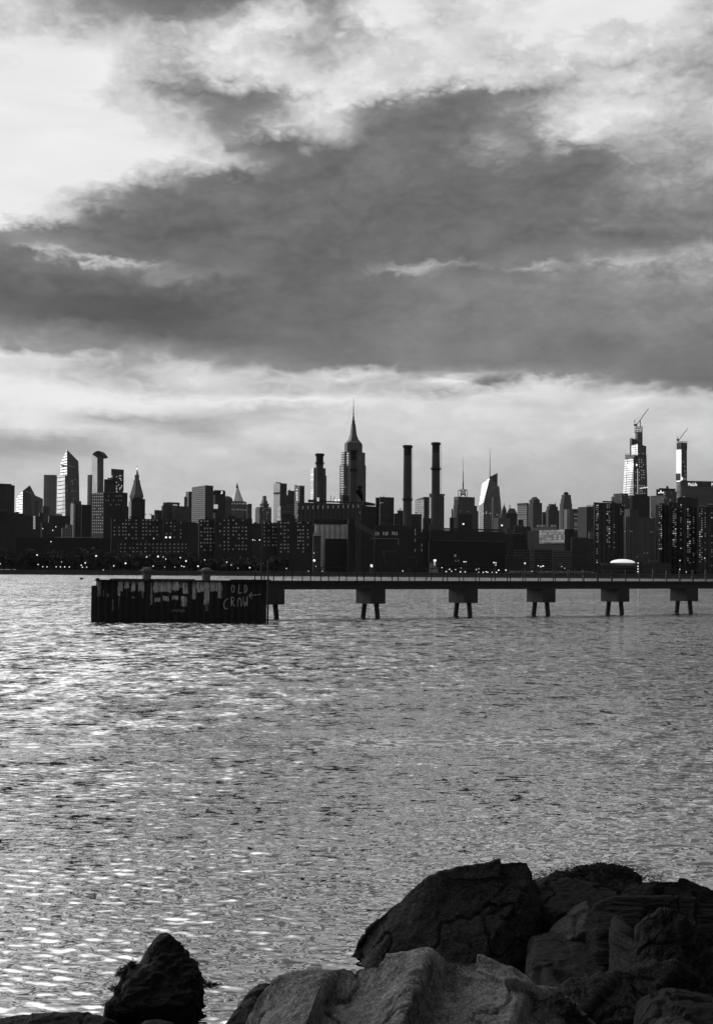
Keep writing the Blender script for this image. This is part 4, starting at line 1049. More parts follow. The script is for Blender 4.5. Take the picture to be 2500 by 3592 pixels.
T.faces['r'] = (Vector((c[0], D-12)), Vector((1, 0)), Vector((0, -1)))
lights(T, 'r', [(799,1764),(806,1765),(814,1766),(823,1766),(833,1767),(842,1766),(852,1767),(858,1766)], g_mid, 5, 4.5, 'lit_arch')
lights(T, 'r', [(795,1787),(800,1788),(807,1788),(815,1787),(823,1788),(832,1787),(838,1787),(846,1788),(854,1789),(862,1789)], g_mid, 3, 5, 'lit_arch')
D = 2600
T = Tower('art_deco_tower', 'stepped masonry tower with a narrow crowned top left of the white striped tower', 'tower', D, px=925)
mb = MB()
for x0, xe, x1, yt, dd in ((895,910,952,1782,0),(898,914,951,1778,5),(912,924,942,1768,8),(917,925,938,1755,10),(920,926,934,1739,12)): T.box(x0, xe, x1, yt, D=D+dd, mb=mb)
T.part(mb, 'wall', [fac(D, .07, .16, 5.5, 7, .45, .6, lit=.06, lits=.25)]); mb = T.box(911, 924, 943, 1766, yb=1772, D=D-6); T.part(mb, 'crown', [m_grey])
D = 2400
T = Tower('striped_tower', 'slim tower with bright white vertical stripes and a dark right side', 'tower', D, px=980)
mb = T.box(959, 982, 1005, 1695); T.part(mb, 'wall', [fac(D, .02, .9, 5.2, 500, .55, 1, metal=.7, rough=.45, var=.1)]); 
mb = T.box(980.5, 982.2, 1005.2, 1695.3, D=D-3); T.part(mb, 'side_wall', [fac(D, .028, .03, 5, 7, .5, .5)]); mb = T.box(965, 966, 985, 1691.5, yb=1695); T.part(mb, 'roof_rig', [m_iron])
mb = T.box(958.5, 981.7, 982, 1726, yb=1732, D=D-4); T.part(mb, 'plant_band', [m_black])
D = 1900
T = Tower('glass_block', 'glass block with a sloping pale front right of the white striped tower', 'building', D, px=1000)
mb = T.box(973, 984, 1030, 1775, yl=1783, yr=1763); T.part(mb, 'wall', [fac(D, .04, .12, 300, 6, 1, .5, metal=.4, rough=.3)]); mb = T.box(972.5, 983.5, 984, 1776, yl=1783, D=D-3); T.part(mb, 'glazed_front', [fac(D, .3, .8, 300, 7, 1, .8, metal=.7, rough=.4)])
D = 2800
T = Tower('office_tower', 'dark flat topped tower between the white striped tower and the tower under construction', 'tower', D, px=1015)
mb = T.box(1008, 1010, 1033, 1721); T.box(990, 992, 1014, 1736, D=D-20, mb=mb); T.part(mb, 'wall', [fac(D, .035, .02, 6, 6, .5, .5)])
mb = MB(); mb.lathe(tuple(P(1014, YREF, D+10))[:2], [(3*px2m(D), P(1014,1722,D).z), (3*px2m(D), P(1014,1718,D).z), (0, P(1014,1716,D).z)], 10); T.part(mb, 'water_tank', [m_black])
D = 2100
T = Tower('unfinished_tower', 'dark tower under construction with one column of work lights, left of the power station', 'tower', D, px=1050)
mb = T.box(1032, 1050, 1067, 1704); T.part(mb, 'wall', [fac(D, .03, .015, 300, 6, 1, .5)])
mb = MB()
for x in (1033, 1040, 1052, 1058, 1066): mb.tube([P(x, 1706, D+5), P(x+1, 1701, D+5)], .35, 4)
mb.tube([P(1032, 1702, D+4), P(1044, 1703.5, D+4)], .4, 4); T.part(mb, 'safety_screen', [m_iron]); T.box(1032, 1050, 1067, 1704)
lights(T, 'l', [(1041.5, 1717), (1041.5, 1727), (1041.5, 1733), (1042, 1740.5), (1042, 1747), (1042, 1754)], g_hot, 3.6, 3.6, 'work_light')
D = 3700
T = Tower('residential_tower', 'tower with a bright glass left edge half hidden behind the leftmost chimney', 'tower', D, px=1115)
mb = T.box(1088, 1099, 1141, 1640, yl=1641, yr=1641); T.part(mb, 'wall', [fac(D, .03, .05, 7, 7, .6, .6)]); mb = T.box(1087.5, 1098.6, 1099, 1640, D=D-4); T.part(mb, 'glazed_front', [fac(D, .2, .8, 20, 9, 1, .85, metal=.8, rough=.3, var=.5)])
mb = T.box(1136, 1138, 1144, 1668, D=D-6); T.part(mb, 'side_wing', [m_black])

# ---- the great stepped skyscraper
D = 3900
T = Tower('skyscraper', 'tall stepped skyscraper with a tapering mast, highest on the skyline', 'skyscraper', D, px=1237, theta=24)
fe = fac(D, .085, .028, 5.5, 6.6, .5, .6, lit=.01, lits=.4); fb_ = fac(D, .03, .7, 9, 8.5, .6, .55, metal=.8, rough=.3, var=.3)
mb = MB()
T.box(1190, 1203, 1282, 1630, mb=mb); T.box(1195, 1207, 1279, 1585, mb=mb, D=D+6); T.box(1206, 1216, 1269, 1556, mb=mb, D=D+14); T.box(1208, 1218, 1267, 1551, mb=mb, D=D+14)
T.part(mb, 'wall', [fe])
for (x0, xe, yt, yb, dd) in ((1190.2, 1205, 1632, 1735, -6), (1195.3, 1206.4, 1588, 1629, 2), (1213.8, 1222, 1588, 1740, -12)):
    mb = MB(); T.th = R(30); T.box(x0, xe-.4, xe, yt, yb=yb, D=D+dd, mb=mb); T.part(mb, 'reflecting_bay', [fb_])
mb = MB(); s = px2m(D); c_ = P(1237, YREF, D+40); c = (c_.x, c_.y); zz = lambda y, D=D: P(1238, y, D).z; A_ = R(24+45)
k = 1.28
pyr(mb, c, 22*s*k, 22*s*k, zz(1552), zz(1546), 4, A_); pyr(mb, c, 20*s*k, 18*s*k, zz(1546), zz(1540), 4, A_)
pyr(mb, c, 16*s*k, 10*s*k, zz(1540), zz(1520), 4, A_); pyr(mb, c, 10*s*k, 8*s*k, zz(1520), zz(1500), 4, A_); pyr(mb, c, 8*s*k, 6.8*s*k, zz(1500), zz(1485), 4, A_)
T.part(mb, 'crown', [fac(D, .10, .07, 4.5, 200, .4, 1, metal=.3, rough=.4)])
mb = MB(); mb.lathe(c, [(7.4*s, zz(1487)), (5.6*s, zz(1479)), (5.6*s, zz(1472)), (4.6*s, zz(1470)), (3.6*s, zz(1469)), (3.0*s, zz(1456)), (1.6*s, zz(1453)), (2.3*s, zz(1449)), (2.2*s, zz(1444)), (1.2*s, zz(1443)), (1.5*s, zz(1436)), (1.3*s, zz(1420)), (.9*s, zz(1418)), (.7*s, zz(1402)), (.35*s, zz(1390)), (.1*s, zz(1386))], 10); T.part(mb, 'mast', [m_iron])
mb = MB(); T.th = R(24); T.box(1217, 1225, 1255, 1548, yb=1551, D=D+10, mb=mb); T.part(mb, 'pale_band', [m_pale])  # narrow band of pale masonry below the crown

# ---- power station
D = 950
def chimney(label, x, yt, w0, w1, yb, D, gal, ladder=None, group='power station chimneys', soot=36):
    T = Tower('chimney', label, 'chimney', D, group, px=x, base=LAND)
    s = px2m(D); c_ = P(x-.5, 1700, D); c = (c_.x, D)
    z = lambda y: P(x, y, D).z
    mb = MB(); mb.lathe(c, [(w1/2*s, z(yb)), (w0/2*s+ (w1-w0)/2*s*.3, z(yt+90)), (w0/2*s, z(yt+soot))], 24); T.part(mb, 'shaft', [plain('chimney_brick', .085, .9, var=.25, scale=.1)])
    mb = MB(); mb.lathe(c, [(w0/2*s, z(yt+soot)), (w0/2*s, z(yt+9)), (w0/2*s+.25, z(yt+4)), (w0/2*s+.25, z(yt)), (w0/2*s-.6, z(yt)), (w0/2*s-.6, z(yt+3)), (0, z(yt+3))], 24); T.part(mb, 'sooty_top', [m_black])
    for gy in [yt+5]+list(gal):
        ww = (w0 if gy < yt+60 else w1-.5)/2*s
        mb = MB(); mb.lathe(c, [(ww, z(gy+5)), (ww+.75, z(gy+1.6)), (ww+.75, z(gy+.2)), (ww+.1, z(gy))], 20)
        for k in range(14):
            a = 6.283*k/14; p = (c[0]+(ww+.7)*math.cos(a), c[1]+(ww+.7)*math.sin(a)); mb.tube([(p[0], p[1], z(gy)), (p[0], p[1], z(gy-3.2))], .06, 4)
        mb.lathe(c, [(ww+.66, z(gy-3.2)), (ww+.74, z(gy-3.2)), (ww+.74, z(gy-3.7)), (ww+.66, z(gy-3.7))], 20)
        T.part(mb, 'gallery', [m_iron])
    if ladder:
        x0, y0, y1 = ladder; mb = MB(); a = P(x0, y0, D-.5); b = P(x0, y1, D-.5)
        for dx in (-.45, .45): mb.tube([(a.x+dx, a.y, a.z), (b.x+dx, a.y, b.z)], .09, 4)
        k = int((a.z-b.z)/1.3)
        for i in range(k):
            zc = b.z+(a.z-b.z)*i/k; mb.box((a.x-.45, a.y-.05, zc-.07), (a.x+.45, a.y+.05, zc+.07))
            if i % 4 == 0: mb.box((a.x-2.2, a.y-.05, zc-.1), (a.x+.4, a.y+.05, zc+.1))
        T.part(mb, 'ladder', [m_iron])
    return T
chimney('chimney in front of the bright edged tower, leftmost of the four chimneys', 1121, 1591, 26, 27, 1780, 1010, [1625], soot=32)
chimney('chimney standing in front of the tall stepped skyscraper', 1238, 1579, 25, 26, 1790, 1010, [1649])
chimney('free standing chimney right of the skyscraper, third of the four from the left', 1429, 1562, 28, 31, 1862, 960, [1752], (1443.5, 1566, 1800))
chimney('tallest chimney, rightmost of the four, in front of a flared dark tower', 1528, 1552, 27, 31, 1862, 960, [1644], (1543.5, 1556, 1740))
D = 980
T = Tower('power_station', 'long dark brick power station hall with a row of thin lit slit windows', 'power station', D, px=1160)
mb = T.box(1042, 1046, 1272, 1762, yl=1765, depth=60); T.part(mb, 'wall', [fac(D, .085, .05, 17.6, 300, .4, 1, rough=.8)])
lights(T, 'r', [(1044.5+17.6*i, 1781-.45*i) for i in range(13)], g_mid, 2.2, 12, 'slit_window'); lights(T, 'r', [(1044, 1807), (1261, 1798)], g_mid, 2.2, 7, 'slit_window')
mb = T.box(1080, 1081, 1140, 1752, yb=1762, D=D+12); T.box(1140, 1141, 1272, 1757, yb=1762, D=D+10, mb=mb); T.box(1200, 1202, 1224, 1736, yb=1758, D=D+25, mb=mb); T.part(mb, 'roof_plant', [m_dark])
mb = MB()
for x, y0 in ((1160, 1738), (1172, 1741), (1194, 1732), (1198, 1735)): mb.tube([P(x, 1758, D+5), P(x, y0, D+5)], .17, 5); 
T.part(mb, 'vent_pipe', [m_iron])
T.box(1042, 1046, 1272, 1762)
lights(T, 'r', [(1176,1755),(1188.5,1754)], g_hot, 5.5, 5, 'floodlight'); lights(T, 'r', [(1115, 1752)], g_brt, 8, 13, 'lit_stair')
mb = T.box(1264, 1266, 1320, 1773, D=D-6, yr=1776); T.box(1270, 1272, 1315, 1758, yb=1773, D=D+3, mb=mb, yr=1765); T.part(mb, 'east_wing', [m_dark])
T = Tower('silo_bank', 'row of seven pale round storage silos under a flat white edged roof', 'silo', 930, px=1160)
D = 930; s = px2m(D); pr = None
for i in range(7):
    x = 1113+18.1*i; c_ = P(x, YREF, D)
    if pr is None:
        mb = MB(); mb.lathe((c_.x, c_.y), [(8.8*s, LAND), (8.8*s, P(x, 1840, D).z)], 20); pr = mb.build('silo', plain('silo_concrete', .6, .9, var=.35, scale=.25), T.t); p0 = c_
    else:
        o = pr.copy(); col.objects.link(o); o.parent = T.t; o.location = (c_.x-p0.x, 0, 0)
mb = T.box(1097, 1098, 1222, 1837.5, yb=1840.5, D=D-12); T.part(mb, 'roof_edge', [m_pale])
mb = T.box(1098, 1099, 1222, 1820, D=D+12); T.part(mb, 'back_wall', [m_black])
mb = T.box(1140, 1141, 1222, 1889, D=D-11); T.part(mb, 'plinth', [m_black])
T = Tower('conveyor_house', 'dark tower with a long sloping conveyor gallery right of the silos', 'conveyor', 915, px=1232)
D = 915
mb = T.box(1218, 1222, 1247, 1822); T.box(1224, 1225, 1236, 1813, yb=1822, mb=mb); T.part(mb, 'wall', [m_dark])
mb = MB(); f_ = [P(1243, 1822, D-2), P(1317, 1866, D-2), P(1317, 1884, D-2), P(1243, 1846, D-2)]; bk = [p+Vector((0, 5, 0)) for p in f_]
mb.poly(f_[::-1]); mb.poly(bk)
for i in range(4): mb.poly([f_[i], f_[(i+1) % 4], bk[(i+1) % 4], bk[i]])
T.part(mb, 'gallery', [m_grey])
mb = MB(); mb.tube([P(1255, 1872, D-1), P(1255, 1900, D-1)], .4, 5); mb.tube([P(1300, 1880, D-1), P(1300, 1900, D-1)], .4, 5); T.part(mb, 'trestle', [m_iron])
T = Tower('gatehouse', 'small grey house with a pitched roof beside the foot of the silos', 'house', 905, px=1110)
D = 905; mb = T.box(1098, 1099, 1126, 1880); T.part(mb, 'wall', [fac(D, .12, .05, 300, 5, 1, .5)])
mb = MB(); a = P(1097, 1880, D-1); b = P(1127, 1880, D-1); r1, r2 = P(1100, 1867, D+4), P(1110, 1867, D+4); a2, b2 = a+Vector((0, 10, 0)), b+Vector((0, 10, 0))
mb.poly([a, b, r2, r1]); mb.poly([b2, a2, r1, r2]); mb.poly([a2, a, r1]); mb.poly([b, b2, r2]); T.part(mb, 'roof', [m_grey])
D = 900
T = Tower('switch_house', 'low power station annex with a pale beam and slit windows right of the conveyor', 'building', D, px=1360)
mb = T.box(1312, 1314, 1504, 1852); T.box(1318, 1320, 1444, 1843, yb=1852, mb=mb, D=D+8); T.part(mb, 'wall', [m_dark]); T.box(1312, 1314, 1504, 1852)
lights(T, 'r', [(1318,1872),(1326,1872),(1344,1871),(1352,1872),(1358,1871),(1376,1870),(1383,1871),(1391,1872)], g_mid, 2.6, 12, 'slit_window')
lights(T, 'r', [(1455,1860),(1456,1873),(1455,1895),(1478,1862),(1478,1912),(1455,1930),(1478,1930)], g_mid, 1.8, 9, 'slit_window')
T.pane('r', 1348, 1889.5, 96, 2.2, m_pale, 'pale_beam', out=.6); T.pane('r', 1395, 1900, 2, 22, m_pale, 'pale_post', out=.6); T.pane('r', 1472, 1885.5, 64, 1.6, m_grey, 'ledge', out=.5)
T.pane('r', 1370, 1841.5, 92, 1.6, m_grey, 'parapet_edge', out=6)
mb = MB()
for (a, b) in (((1342,1934),(1350,1968)), ((1342,1934),(1390,1933)), ((1350,1968),(1357,1985)), ((1348,1936),(1351,1943)), ((1362,1934),(1366,1943)), ((1370,1934),(1374,1943)), ((1382,1934),(1385,1943)), ((1430,1957),(1460,1953)), ((1432,1951),(1438,1958)), ((1444,1950),(1450,1957)), ((1458,1962),(1463,1984))): mb.tube([P(*a, 895), P(*b, 895)], .16, 4)
T.part(mb, 'pipe_rack', [m_grey])
# plume of steam
g = G('steam'); g.n.remove(g.b); pv_ = g.new('ShaderNodeVolumePrincipled'); pv_.inputs['Color'].default_value = (1, 1, 1, 1)
nn = g.noise(.28, 4, .6); g.l.new(g.M('MULTIPLY', g.M('MAXIMUM', g.M('SUBTRACT', nn, .40), 0.), 9.), pv_.inputs['Density'])
g.l.new(pv_.outputs[0], g.n['Material Output'].inputs['Volume']); g.m.cycles.volume_step_rate = 1
mb = MB(); Ds = 972
mb.tube([P(1271, 1756, Ds), P(1268, 1746, Ds), P(1262, 1733, Ds), P(1257, 1722, Ds), P(1261, 1711, Ds), P(1266, 1704, Ds)], [.5, 1.0, 1.6, 2.1, 1.9, .8], 12)
tag(mb.build('steam_plume', g.m), 'small white plume of steam drifting from the power station roof', 'steam', kind='stuff')

# ---- housing rows nearest the water
HM = [(g_dim, .72), (g_mid, .23), (m_black, .05)]
def housing(label, D, boxes, wins, extra=None):
    T = Tower('housing_block', label, 'building', D, 'brick housing blocks along the far shore', px=(boxes[0][0]+boxes[-1][2])/2)
    mb = MB()
    for (x0, xe, x1, yt) in boxes: T.box(x0, xe, x1, yt, mb=mb)
    T.part(mb, 'wall', [m_dark])
    mb = MB()
    for (x0, xe, x1, yt) in boxes: T.box(x0+(x1-x0)*.35, x0+(x1-x0)*.37, x0+(x1-x0)*.55, yt-6, yb=yt, D=D+12, mb=mb)
    T.part(mb, 'roof_bulkhead', [m_black])
    pr = {}; n = 0
    for (bi, side, xs, ys, w_, h_) in wins:
        T.box(*boxes[bi]); before = len(T.t.children); T.grid(side, xs, ys, w_, h_, HM, .2, pr, jit=.5, cap=max(0, 98-n)); n += len(T.t.children)-before
    return T
housing('long dark housing block with faint window rows below the clock tower', 870, [(390, 392, 576, 1817), (572, 574, 660, 1828)],
        [(0, 'r', [402,418,432,442,453,465,478,502,514,527,538,551], [1825+12.6*i for i in range(6)], 4, 4.5), (1, 'r', [585,600,612,634], [1834+12.6*i for i in range(5)], 3.4, 4)])
housing('dark housing block with bright rows of windows below the big dark box tower', 880, [(696, 700, 762, 1822), (752, 756, 885, 1816)],
        [(0, 'r', [706,718,728,739,751], [1828+12.7*i for i in range(9)], 4.4, 4.8), (1, 'r', [772,787,801,818,828,838,851,863], [1825+12.7*i for i in range(9)], 4.2, 4.6)])
housing('dark housing block in front of the power station, left of the silos', 860, [(918, 920, 980, 1832), (972, 976, 1098, 1827)],
        [(0, 'r', [927,942,957,967], [1836+12.7*i for i in range(7)], 3.8, 4.2), (1, 'r', [985,998,1010,1045,1053,1063,1079], [1834+12.7*i for i in range(9)], 4.4, 4.6)])
T = housing('low dark block with dim window rows in front of the housing below the clock tower', 840, [(415, 416, 692, 1903)],
        [(0, 'r', [424,438,456,468,482,495,510,524,538,551,565,580,596,612,626,640,652], [1909+13*i for i in range(4)], 3.6, 4)])
for (x0, xe, x1, yt, D, lb) in ((655, 657, 705, 1836, 1000, 'dim grey block between the two left housing blocks'), (880, 882, 930, 1846, 1050, 'low dim block in the gap left of the silo side housing'), (884, 885, 916, 1836, 1300, 'small pale gabled block in the gap between housing blocks'), (985, 987, 1035, 1808, 1150, 'low dark roofed block with a lamp just left of the power station hall')):
    T = Tower('apartment_block', lb, 'building', D, px=(x0+x1)/2); mb = T.box(x0, xe, x1, yt); T.part(mb, 'wall', [fac(D, .05, .03, 6, 6, .5, .5)])
    mb = T.box(x0+6, x0+7, x1-14, yt-4, yb=yt); T.part(mb, 'roof_bulkhead', [m_black])

# ---- centre right
D = 1500
T = Tower('office_tower', 'plain dark block right of the skyscraper, beside the free standing chimney', 'building', D, px=1350)
mb = T.box(1316, 1318, 1380, 1745, D=D); T.box(1330, 1332, 1381, 1743, D=D-4, mb=mb); T.part(mb, 'wall', [fac(D, .03, .02, 300, 6, 1, .5)])
mb = MB(); mb.tube([P(1345, 1743, D), P(1345, 1738, D)], .5, 5); mb.tube([P(1332, 1745, D), P(1332, 1741, D)], .5, 5); T.part(mb, 'roof_mast', [m_iron]); T.box(1330, 1332, 1381, 1743, D=D-4); lights(T, 'r', [(1334,1765),(1340,1763)], g_mid, 6, 3, 'lit_sign')
for (x0, xe, x1, yt, D, lb) in ((1380, 1382, 1420, 1801, 1300, 'low dark block at the foot of the free standing chimney, left side'), (1393, 1395, 1414, 1790, 1500, 'small dark block with a roof aerial left of the free standing chimney'), (1440, 1442, 1478, 1803, 1300, 'low dark block at the foot of the free standing chimney, right side'), (1482, 1486, 1515, 1818, 1250, 'low dark sheds left of the tallest chimney')):
    T = Tower('apartment_block', lb, 'building', D, px=(x0+x1)/2); mb = T.box(x0, xe, x1, yt); T.part(mb, 'wall', [fac(D, .035, .02, 6, 6, .5, .5)])
    mb = MB(); xm = (x0+x1)/2; mb.tube([P(xm, yt+1, D+8), P(xm, yt-5, D+8)], .3, 5); mb.tube([P(xm-5, yt-5, D+8), P(xm+5, yt-4.5, D+8)], .3, 4); T.part(mb, 'roof_aerial', [m_iron])
D = 2600
T = Tower('glass_tower', 'squat tower with a grey glass left face between the two right chimneys', 'tower', D, px=1480)
mb = T.box(1455, 1486, 1505, 1743, yl=1751); T.part(mb, 'wall', [fac(D, .03, .035, 6, 6, .6, .6)]); mb = T.box(1454.6, 1485.4, 1486, 1752, D=D-4); T.part(mb, 'glazed_front', [fac(D, .1, .5, 12, 7, 1, .75, metal=.75, rough=.35, var=.3)])
D = 3000
T = Tower('flared_tower', 'dark tower with a flared parapet and lit left edge behind the tallest chimney', 'tower', D, px=1530)
mb = T.box(1504, 1511, 1557, 1742); T.part(mb, 'wall', [fac(D, .055, .03, 7, 300, .5, 1)]); mb = MB(); T.box(1505, 1511, 1556, 1738, yb=1743, mb=mb); T.box(1504, 1511, 1559, 1731, yb=1738, mb=mb, D=D-6); T.part(mb, 'parapet', [m_grey])
T.box(1504, 1511, 1557, 1742); T.grid('l', [1506, 1509.4], [1748+6*i for i in range(13)], 2.2, 3.6, [(g_brt, 1)], .1, name='lit_window')
D = 4300
T = Tower('office_tower', 'dark tower with a tall thin antenna and lattice crown left of the faceted glass tower', 'tower', D, px=1632)
mb = T.box(1591, 1606, 1664, 1742); T.box(1589, 1603, 1672, 1772, mb=mb, D=D-10); T.box(1588, 1602, 1677, 1790, mb=mb, D=D-20); T.part(mb, 'wall', [fac(D, .03, .03, 7, 300, .5, 1, rough=.5)])
mb = MB()
for (a, b) in (((1607,1742),(1607,1720)),((1607,1720),(1616,1719)),((1638,1742),(1638,1720)),((1638,1720),(1629,1719)),((1614,1742),(1617,1715)),((1632,1742),(1629,1715)),((1614,1740),(1632,1728)),((1632,1740),(1614,1728)),((1616,1728),(1630,1717)),((1630,1728),(1616,1717)),((1613,1734),(1634,1734)),((1615,1724),(1632,1724)),((1612,1742),(1636,1716)),((1634,1742),(1611,1718))): mb.tube([P(*a, D+20), P(*b, D+20)], .9, 4)
T.part(mb, 'lattice_crown', [m_iron])
s = px2m(D); c_ = P(1623.5, 1700, D+20); zz = lambda y, D=D: P(1624, y, D).z
mb = MB(); mb.lathe((c_.x, c_.y), [(5*s, zz(1716)), (2.4*s, zz(1714)), (2.1*s, zz(1690)), (1.4*s, zz(1688)), (1.2*s, zz(1655)), (.7*s, zz(1650)), (.6*s, zz(1625)), (.35*s, zz(1615)), (.2*s, zz(1597))], 8); T.part(mb, 'antenna', [m_iron])
T.box(1591, 1606, 1664, 1742); T.grid('l', [1594, 1597.5, 1601, 1604], [1749], 2, 10, [(m_pale, 1)], 0, name='louvre')
D = 1900
T = Tower('office_tower', 'dark block with a slim stack on its left in front of the antenna tower', 'building', D, px=1630)
mb = T.box(1606, 1607, 1655, 1802); T.part(mb, 'wall', [m_black]); mb = T.box(1576, 1578, 1592, 1815); T.part(mb, 'side_wing', [m_black]); mb = MB(); mb.tube([P(1585, 1815, D), P(1585, 1785, D)], .9, 8); T.part(mb, 'stack', [m_black])
T.box(1606, 1607, 1655, 1802); lights(T, 'r', [(1624, 1838)], g_hot, 6, 5, 'floodlight'); lights(T, 'r', [(1614,1791),(1641,1794)], m_pale, 8, 3, 'pale_panel')
mb = T.box(1591, 1592, 1606, 1815, D=D+3); T.part(mb, 'louvred_wing', [fac(D, .03, .5, 4, 300, .5, 1)])
D = 4400
T = Tower('faceted_tower', 'faceted glass tower with a brilliant white left facet and a tall thin spire', 'tower', D, px=1715)
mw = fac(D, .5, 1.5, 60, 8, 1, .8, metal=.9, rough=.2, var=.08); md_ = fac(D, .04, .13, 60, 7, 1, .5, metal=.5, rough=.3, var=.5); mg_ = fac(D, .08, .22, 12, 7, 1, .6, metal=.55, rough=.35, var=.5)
mb = MB()
p = {n: P(x, y, D+d) for n, (x, y, d) in {'a': (1680,1772,60), 'b': (1690,1698,50), 'c': (1716,1676,10), 'd': (1695,1765,0), 'e': (1716,1720,5), 'f': (1718,1672,40), 'g': (1744,1659,45), 'h': (1744,1705,30), 'i': (1750,1706,60), 'j': (1757,1780,60)}.items()}
quadface(mb, [p['a'], p['d'], p['c'], p['b']], 0)
gnd = lambda x, d, y=2003: P(x, y, D+d)
quadface(mb, [gnd(1694, -2), gnd(1757, 40), p['h'], p['g'], p['f'], p['c'], p['d']], 2)
quadface(mb, [gnd(1679, 60), gnd(1694, -2), p['d'], p['a']], 1)
quadface(mb, [gnd(1757, 40), gnd(1760, 70), p['j'], p['i'], p['h']], 1)
quadface(mb, [gnd(1760, 70), gnd(1679, 60), p['a'], p['b'], p['c'], p['f'], p['g'], p['h'], p['i'], p['j']], 1)
T.part(mb, 'wall', [mw, md_, mg_])
mb = T.box(1724, 1728, 1738, 1745, D=D-40); T.part(mb, 'front_wing', [fac(D, .2, .05, 4, 300, .5, 1)])
s = px2m(D); c_ = P(1717.5, 1640, D+30); zz = lambda y, D=D: P(1718, y, D).z
mb = MB(); mb.lathe((c_.x, c_.y), [(2.2*s, zz(1720)), (1.9*s, zz(1680)), (1.3*s, zz(1640)), (.9*s, zz(1610)), (.5*s, zz(1580)), (.15*s, zz(1564))], 8); T.part(mb, 'spire', [plain('pale_steel', .22, .5)])
T.th = R(10); T.box(1694, 1694, 1757, 1705, D=D-3); lights(T, 'r', [(1695,1802),(1705,1796),(1719,1801),(1743,1806),(1704,1801)], g_brt, 3, 3)
D = 2200
T = Tower('office_block', 'pale speckled block with a floodlight at its foot right of the faceted glass tower', 'building', D, px=1760)
mb = T.box(1730, 1747, 1788, 1817); T.box(1751, 1756, 1767, 1804, mb=mb, D=D+25); T.part(mb, 'wall', [fac(D, .15, .05, 5, 6, .5, .5)]); T.box(1730, 1747, 1788, 1817); lights(T, 'r', [(1759,1843)], g_hot, 6, 5, 'floodlight')
D = 3600
T = Tower('pointed_tower', 'small tower with a sharp dark pinnacle right of the faceted glass tower', 'tower', D, px=1766)
mb = T.box(1758, 1762, 1775, 1790); T.part(mb, 'wall', [m_black]); mb = MB(); s = px2m(D); c_ = P(1767, YREF, D+10); zz = lambda y, D=D: P(1767, y, D).z
pyr(mb, (c_.x, c_.y), 9*s, .6*s, zz(1791), zz(1770)); mb.lathe((c_.x, c_.y), [(.8*s, zz(1772)), (.2*s, zz(1761))], 6); T.part(mb, 'spire', [m_black])
D = 2900
T = Tower('gabled_tower', 'dark block with a steep hipped roof left of the striped office slab', 'building', D, px=1790)
mb = T.box(1770, 1774, 1813, 1800); T.part(mb, 'wall', [m_black]); mb = MB(); a, b = P(1779, 1800, D), P(1812, 1800, D); r1, r2 = P(1785, 1783, D+12), P(1804, 1784, D+12); a2, b2 = a+Vector((0, 30, 0)), b+Vector((0, 30, 0))
mb.poly([a, b, r2, r1]); mb.poly([b2, a2, r1, r2]); mb.poly([a2, a, r1]); mb.poly([b, b2, r2]); mb.tube([P(1787, 1786, D+12), P(1787, 1771, D+12)], 1, 6); T.part(mb, 'roof', [m_black])
D = 3000
T = Tower('office_slab', 'office slab with broad horizontal bands of windows right of the faceted glass tower', 'tower', D, px=1830)
mb = T.box(1813, 1846, 1852, 1764, yl=1766); T.part(mb, 'wall', [fac(D, .08, .5, 300, 6.4, 1, .45, metal=.6, rough=.4)]); mb = T.box(1812.5, 1846.5, 1852.5, 1764, yb=1772, D=D-3); T.part(mb, 'top_band', [m_grey])
mb = T.box(1816, 1818, 1834, 1823, D=D-300); T.part(mb, 'low_wing', [m_black])
D = 2800
T = Tower('octagonal_tower', 'dark tower with a low faceted pyramid cap left of a stepped dark block', 'tower', D, px=1878)
mb = T.box(1851, 1868, 1893, 1768); T.box(1855, 1869, 1892, 1753, mb=mb, D=D+6); T.box(1890, 1892, 1900, 1764, mb=mb, D=D+20); T.part(mb, 'wall', [fac(D, .06, .12, 6, 6, .4, .5, metal=.3)])
mb = MB(); s = px2m(D); c_ = P(1874, YREF, D+18); zz = lambda y, D=D: P(1874, y, D).z; pyr(mb, (c_.x, c_.y), 18*s, 7*s, zz(1753), zz(1742), 8); T.part(mb, 'roof', [m_grey])
D = 3100
T = Tower('stepped_tower', 'black stepped tower between the pyramid capped tower and the crowned masonry tower', 'tower', D, px=1936)
mb = T.box(1912, 1922, 1961, 1789); T.box(1916, 1926, 1955, 1776, mb=mb, D=D+5); T.box(1922, 1930, 1949, 1768, mb=mb, D=D+9); T.box(1900, 1902, 1914, 1796, mb=mb, D=D+9); T.part(mb, 'wall', [fac(D, .03, .02, 6, 300, .4, 1)])
mb = MB(); mb.tube([P(1947, 1769, D+12), P(1947, 1762, D+12)], .8, 5); T.part(mb, 'roof_mast', [m_iron])
D = 3200
T = Tower('art_deco_tower', 'crowned masonry tower with a round lantern top behind a narrow white ribbed tower', 'tower', D, px=1983)
mb = T.box(1962, 1974, 2005, 1765); T.box(1965, 1976, 2003, 1750, mb=mb, D=D+5); T.box(1968, 1978, 2001, 1735, mb=mb, D=D+9); T.part(mb, 'wall', [fac(D, .11, .035, 5, 6, .45, .5)])
mb = MB(); s = px2m(D); c_ = P(1984, YREF, D+20); zz = lambda y, D=D: P(1984, y, D).z
mb.lathe((c_.x, c_.y), [(8*s, zz(1735)), (8*s, zz(1731)), (10*s, zz(1730)), (10*s, zz(1728.5)), (7*s, zz(1728)), (7*s, zz(1725)), (3*s, zz(1724))], 10); T.part(mb, 'lantern', [m_black])
D = 2300
T = Tower('striped_tower', 'narrow white ribbed tower in front of the crowned masonry tower', 'tower', D, px=1988)
mb = T.box(1977, 1988, 1998, 1785, yl=1787); T.part(mb, 'wall', [fac(D, .05, .55, 4.4, 300, .5, 1, metal=.2, rough=.5, var=.1)])
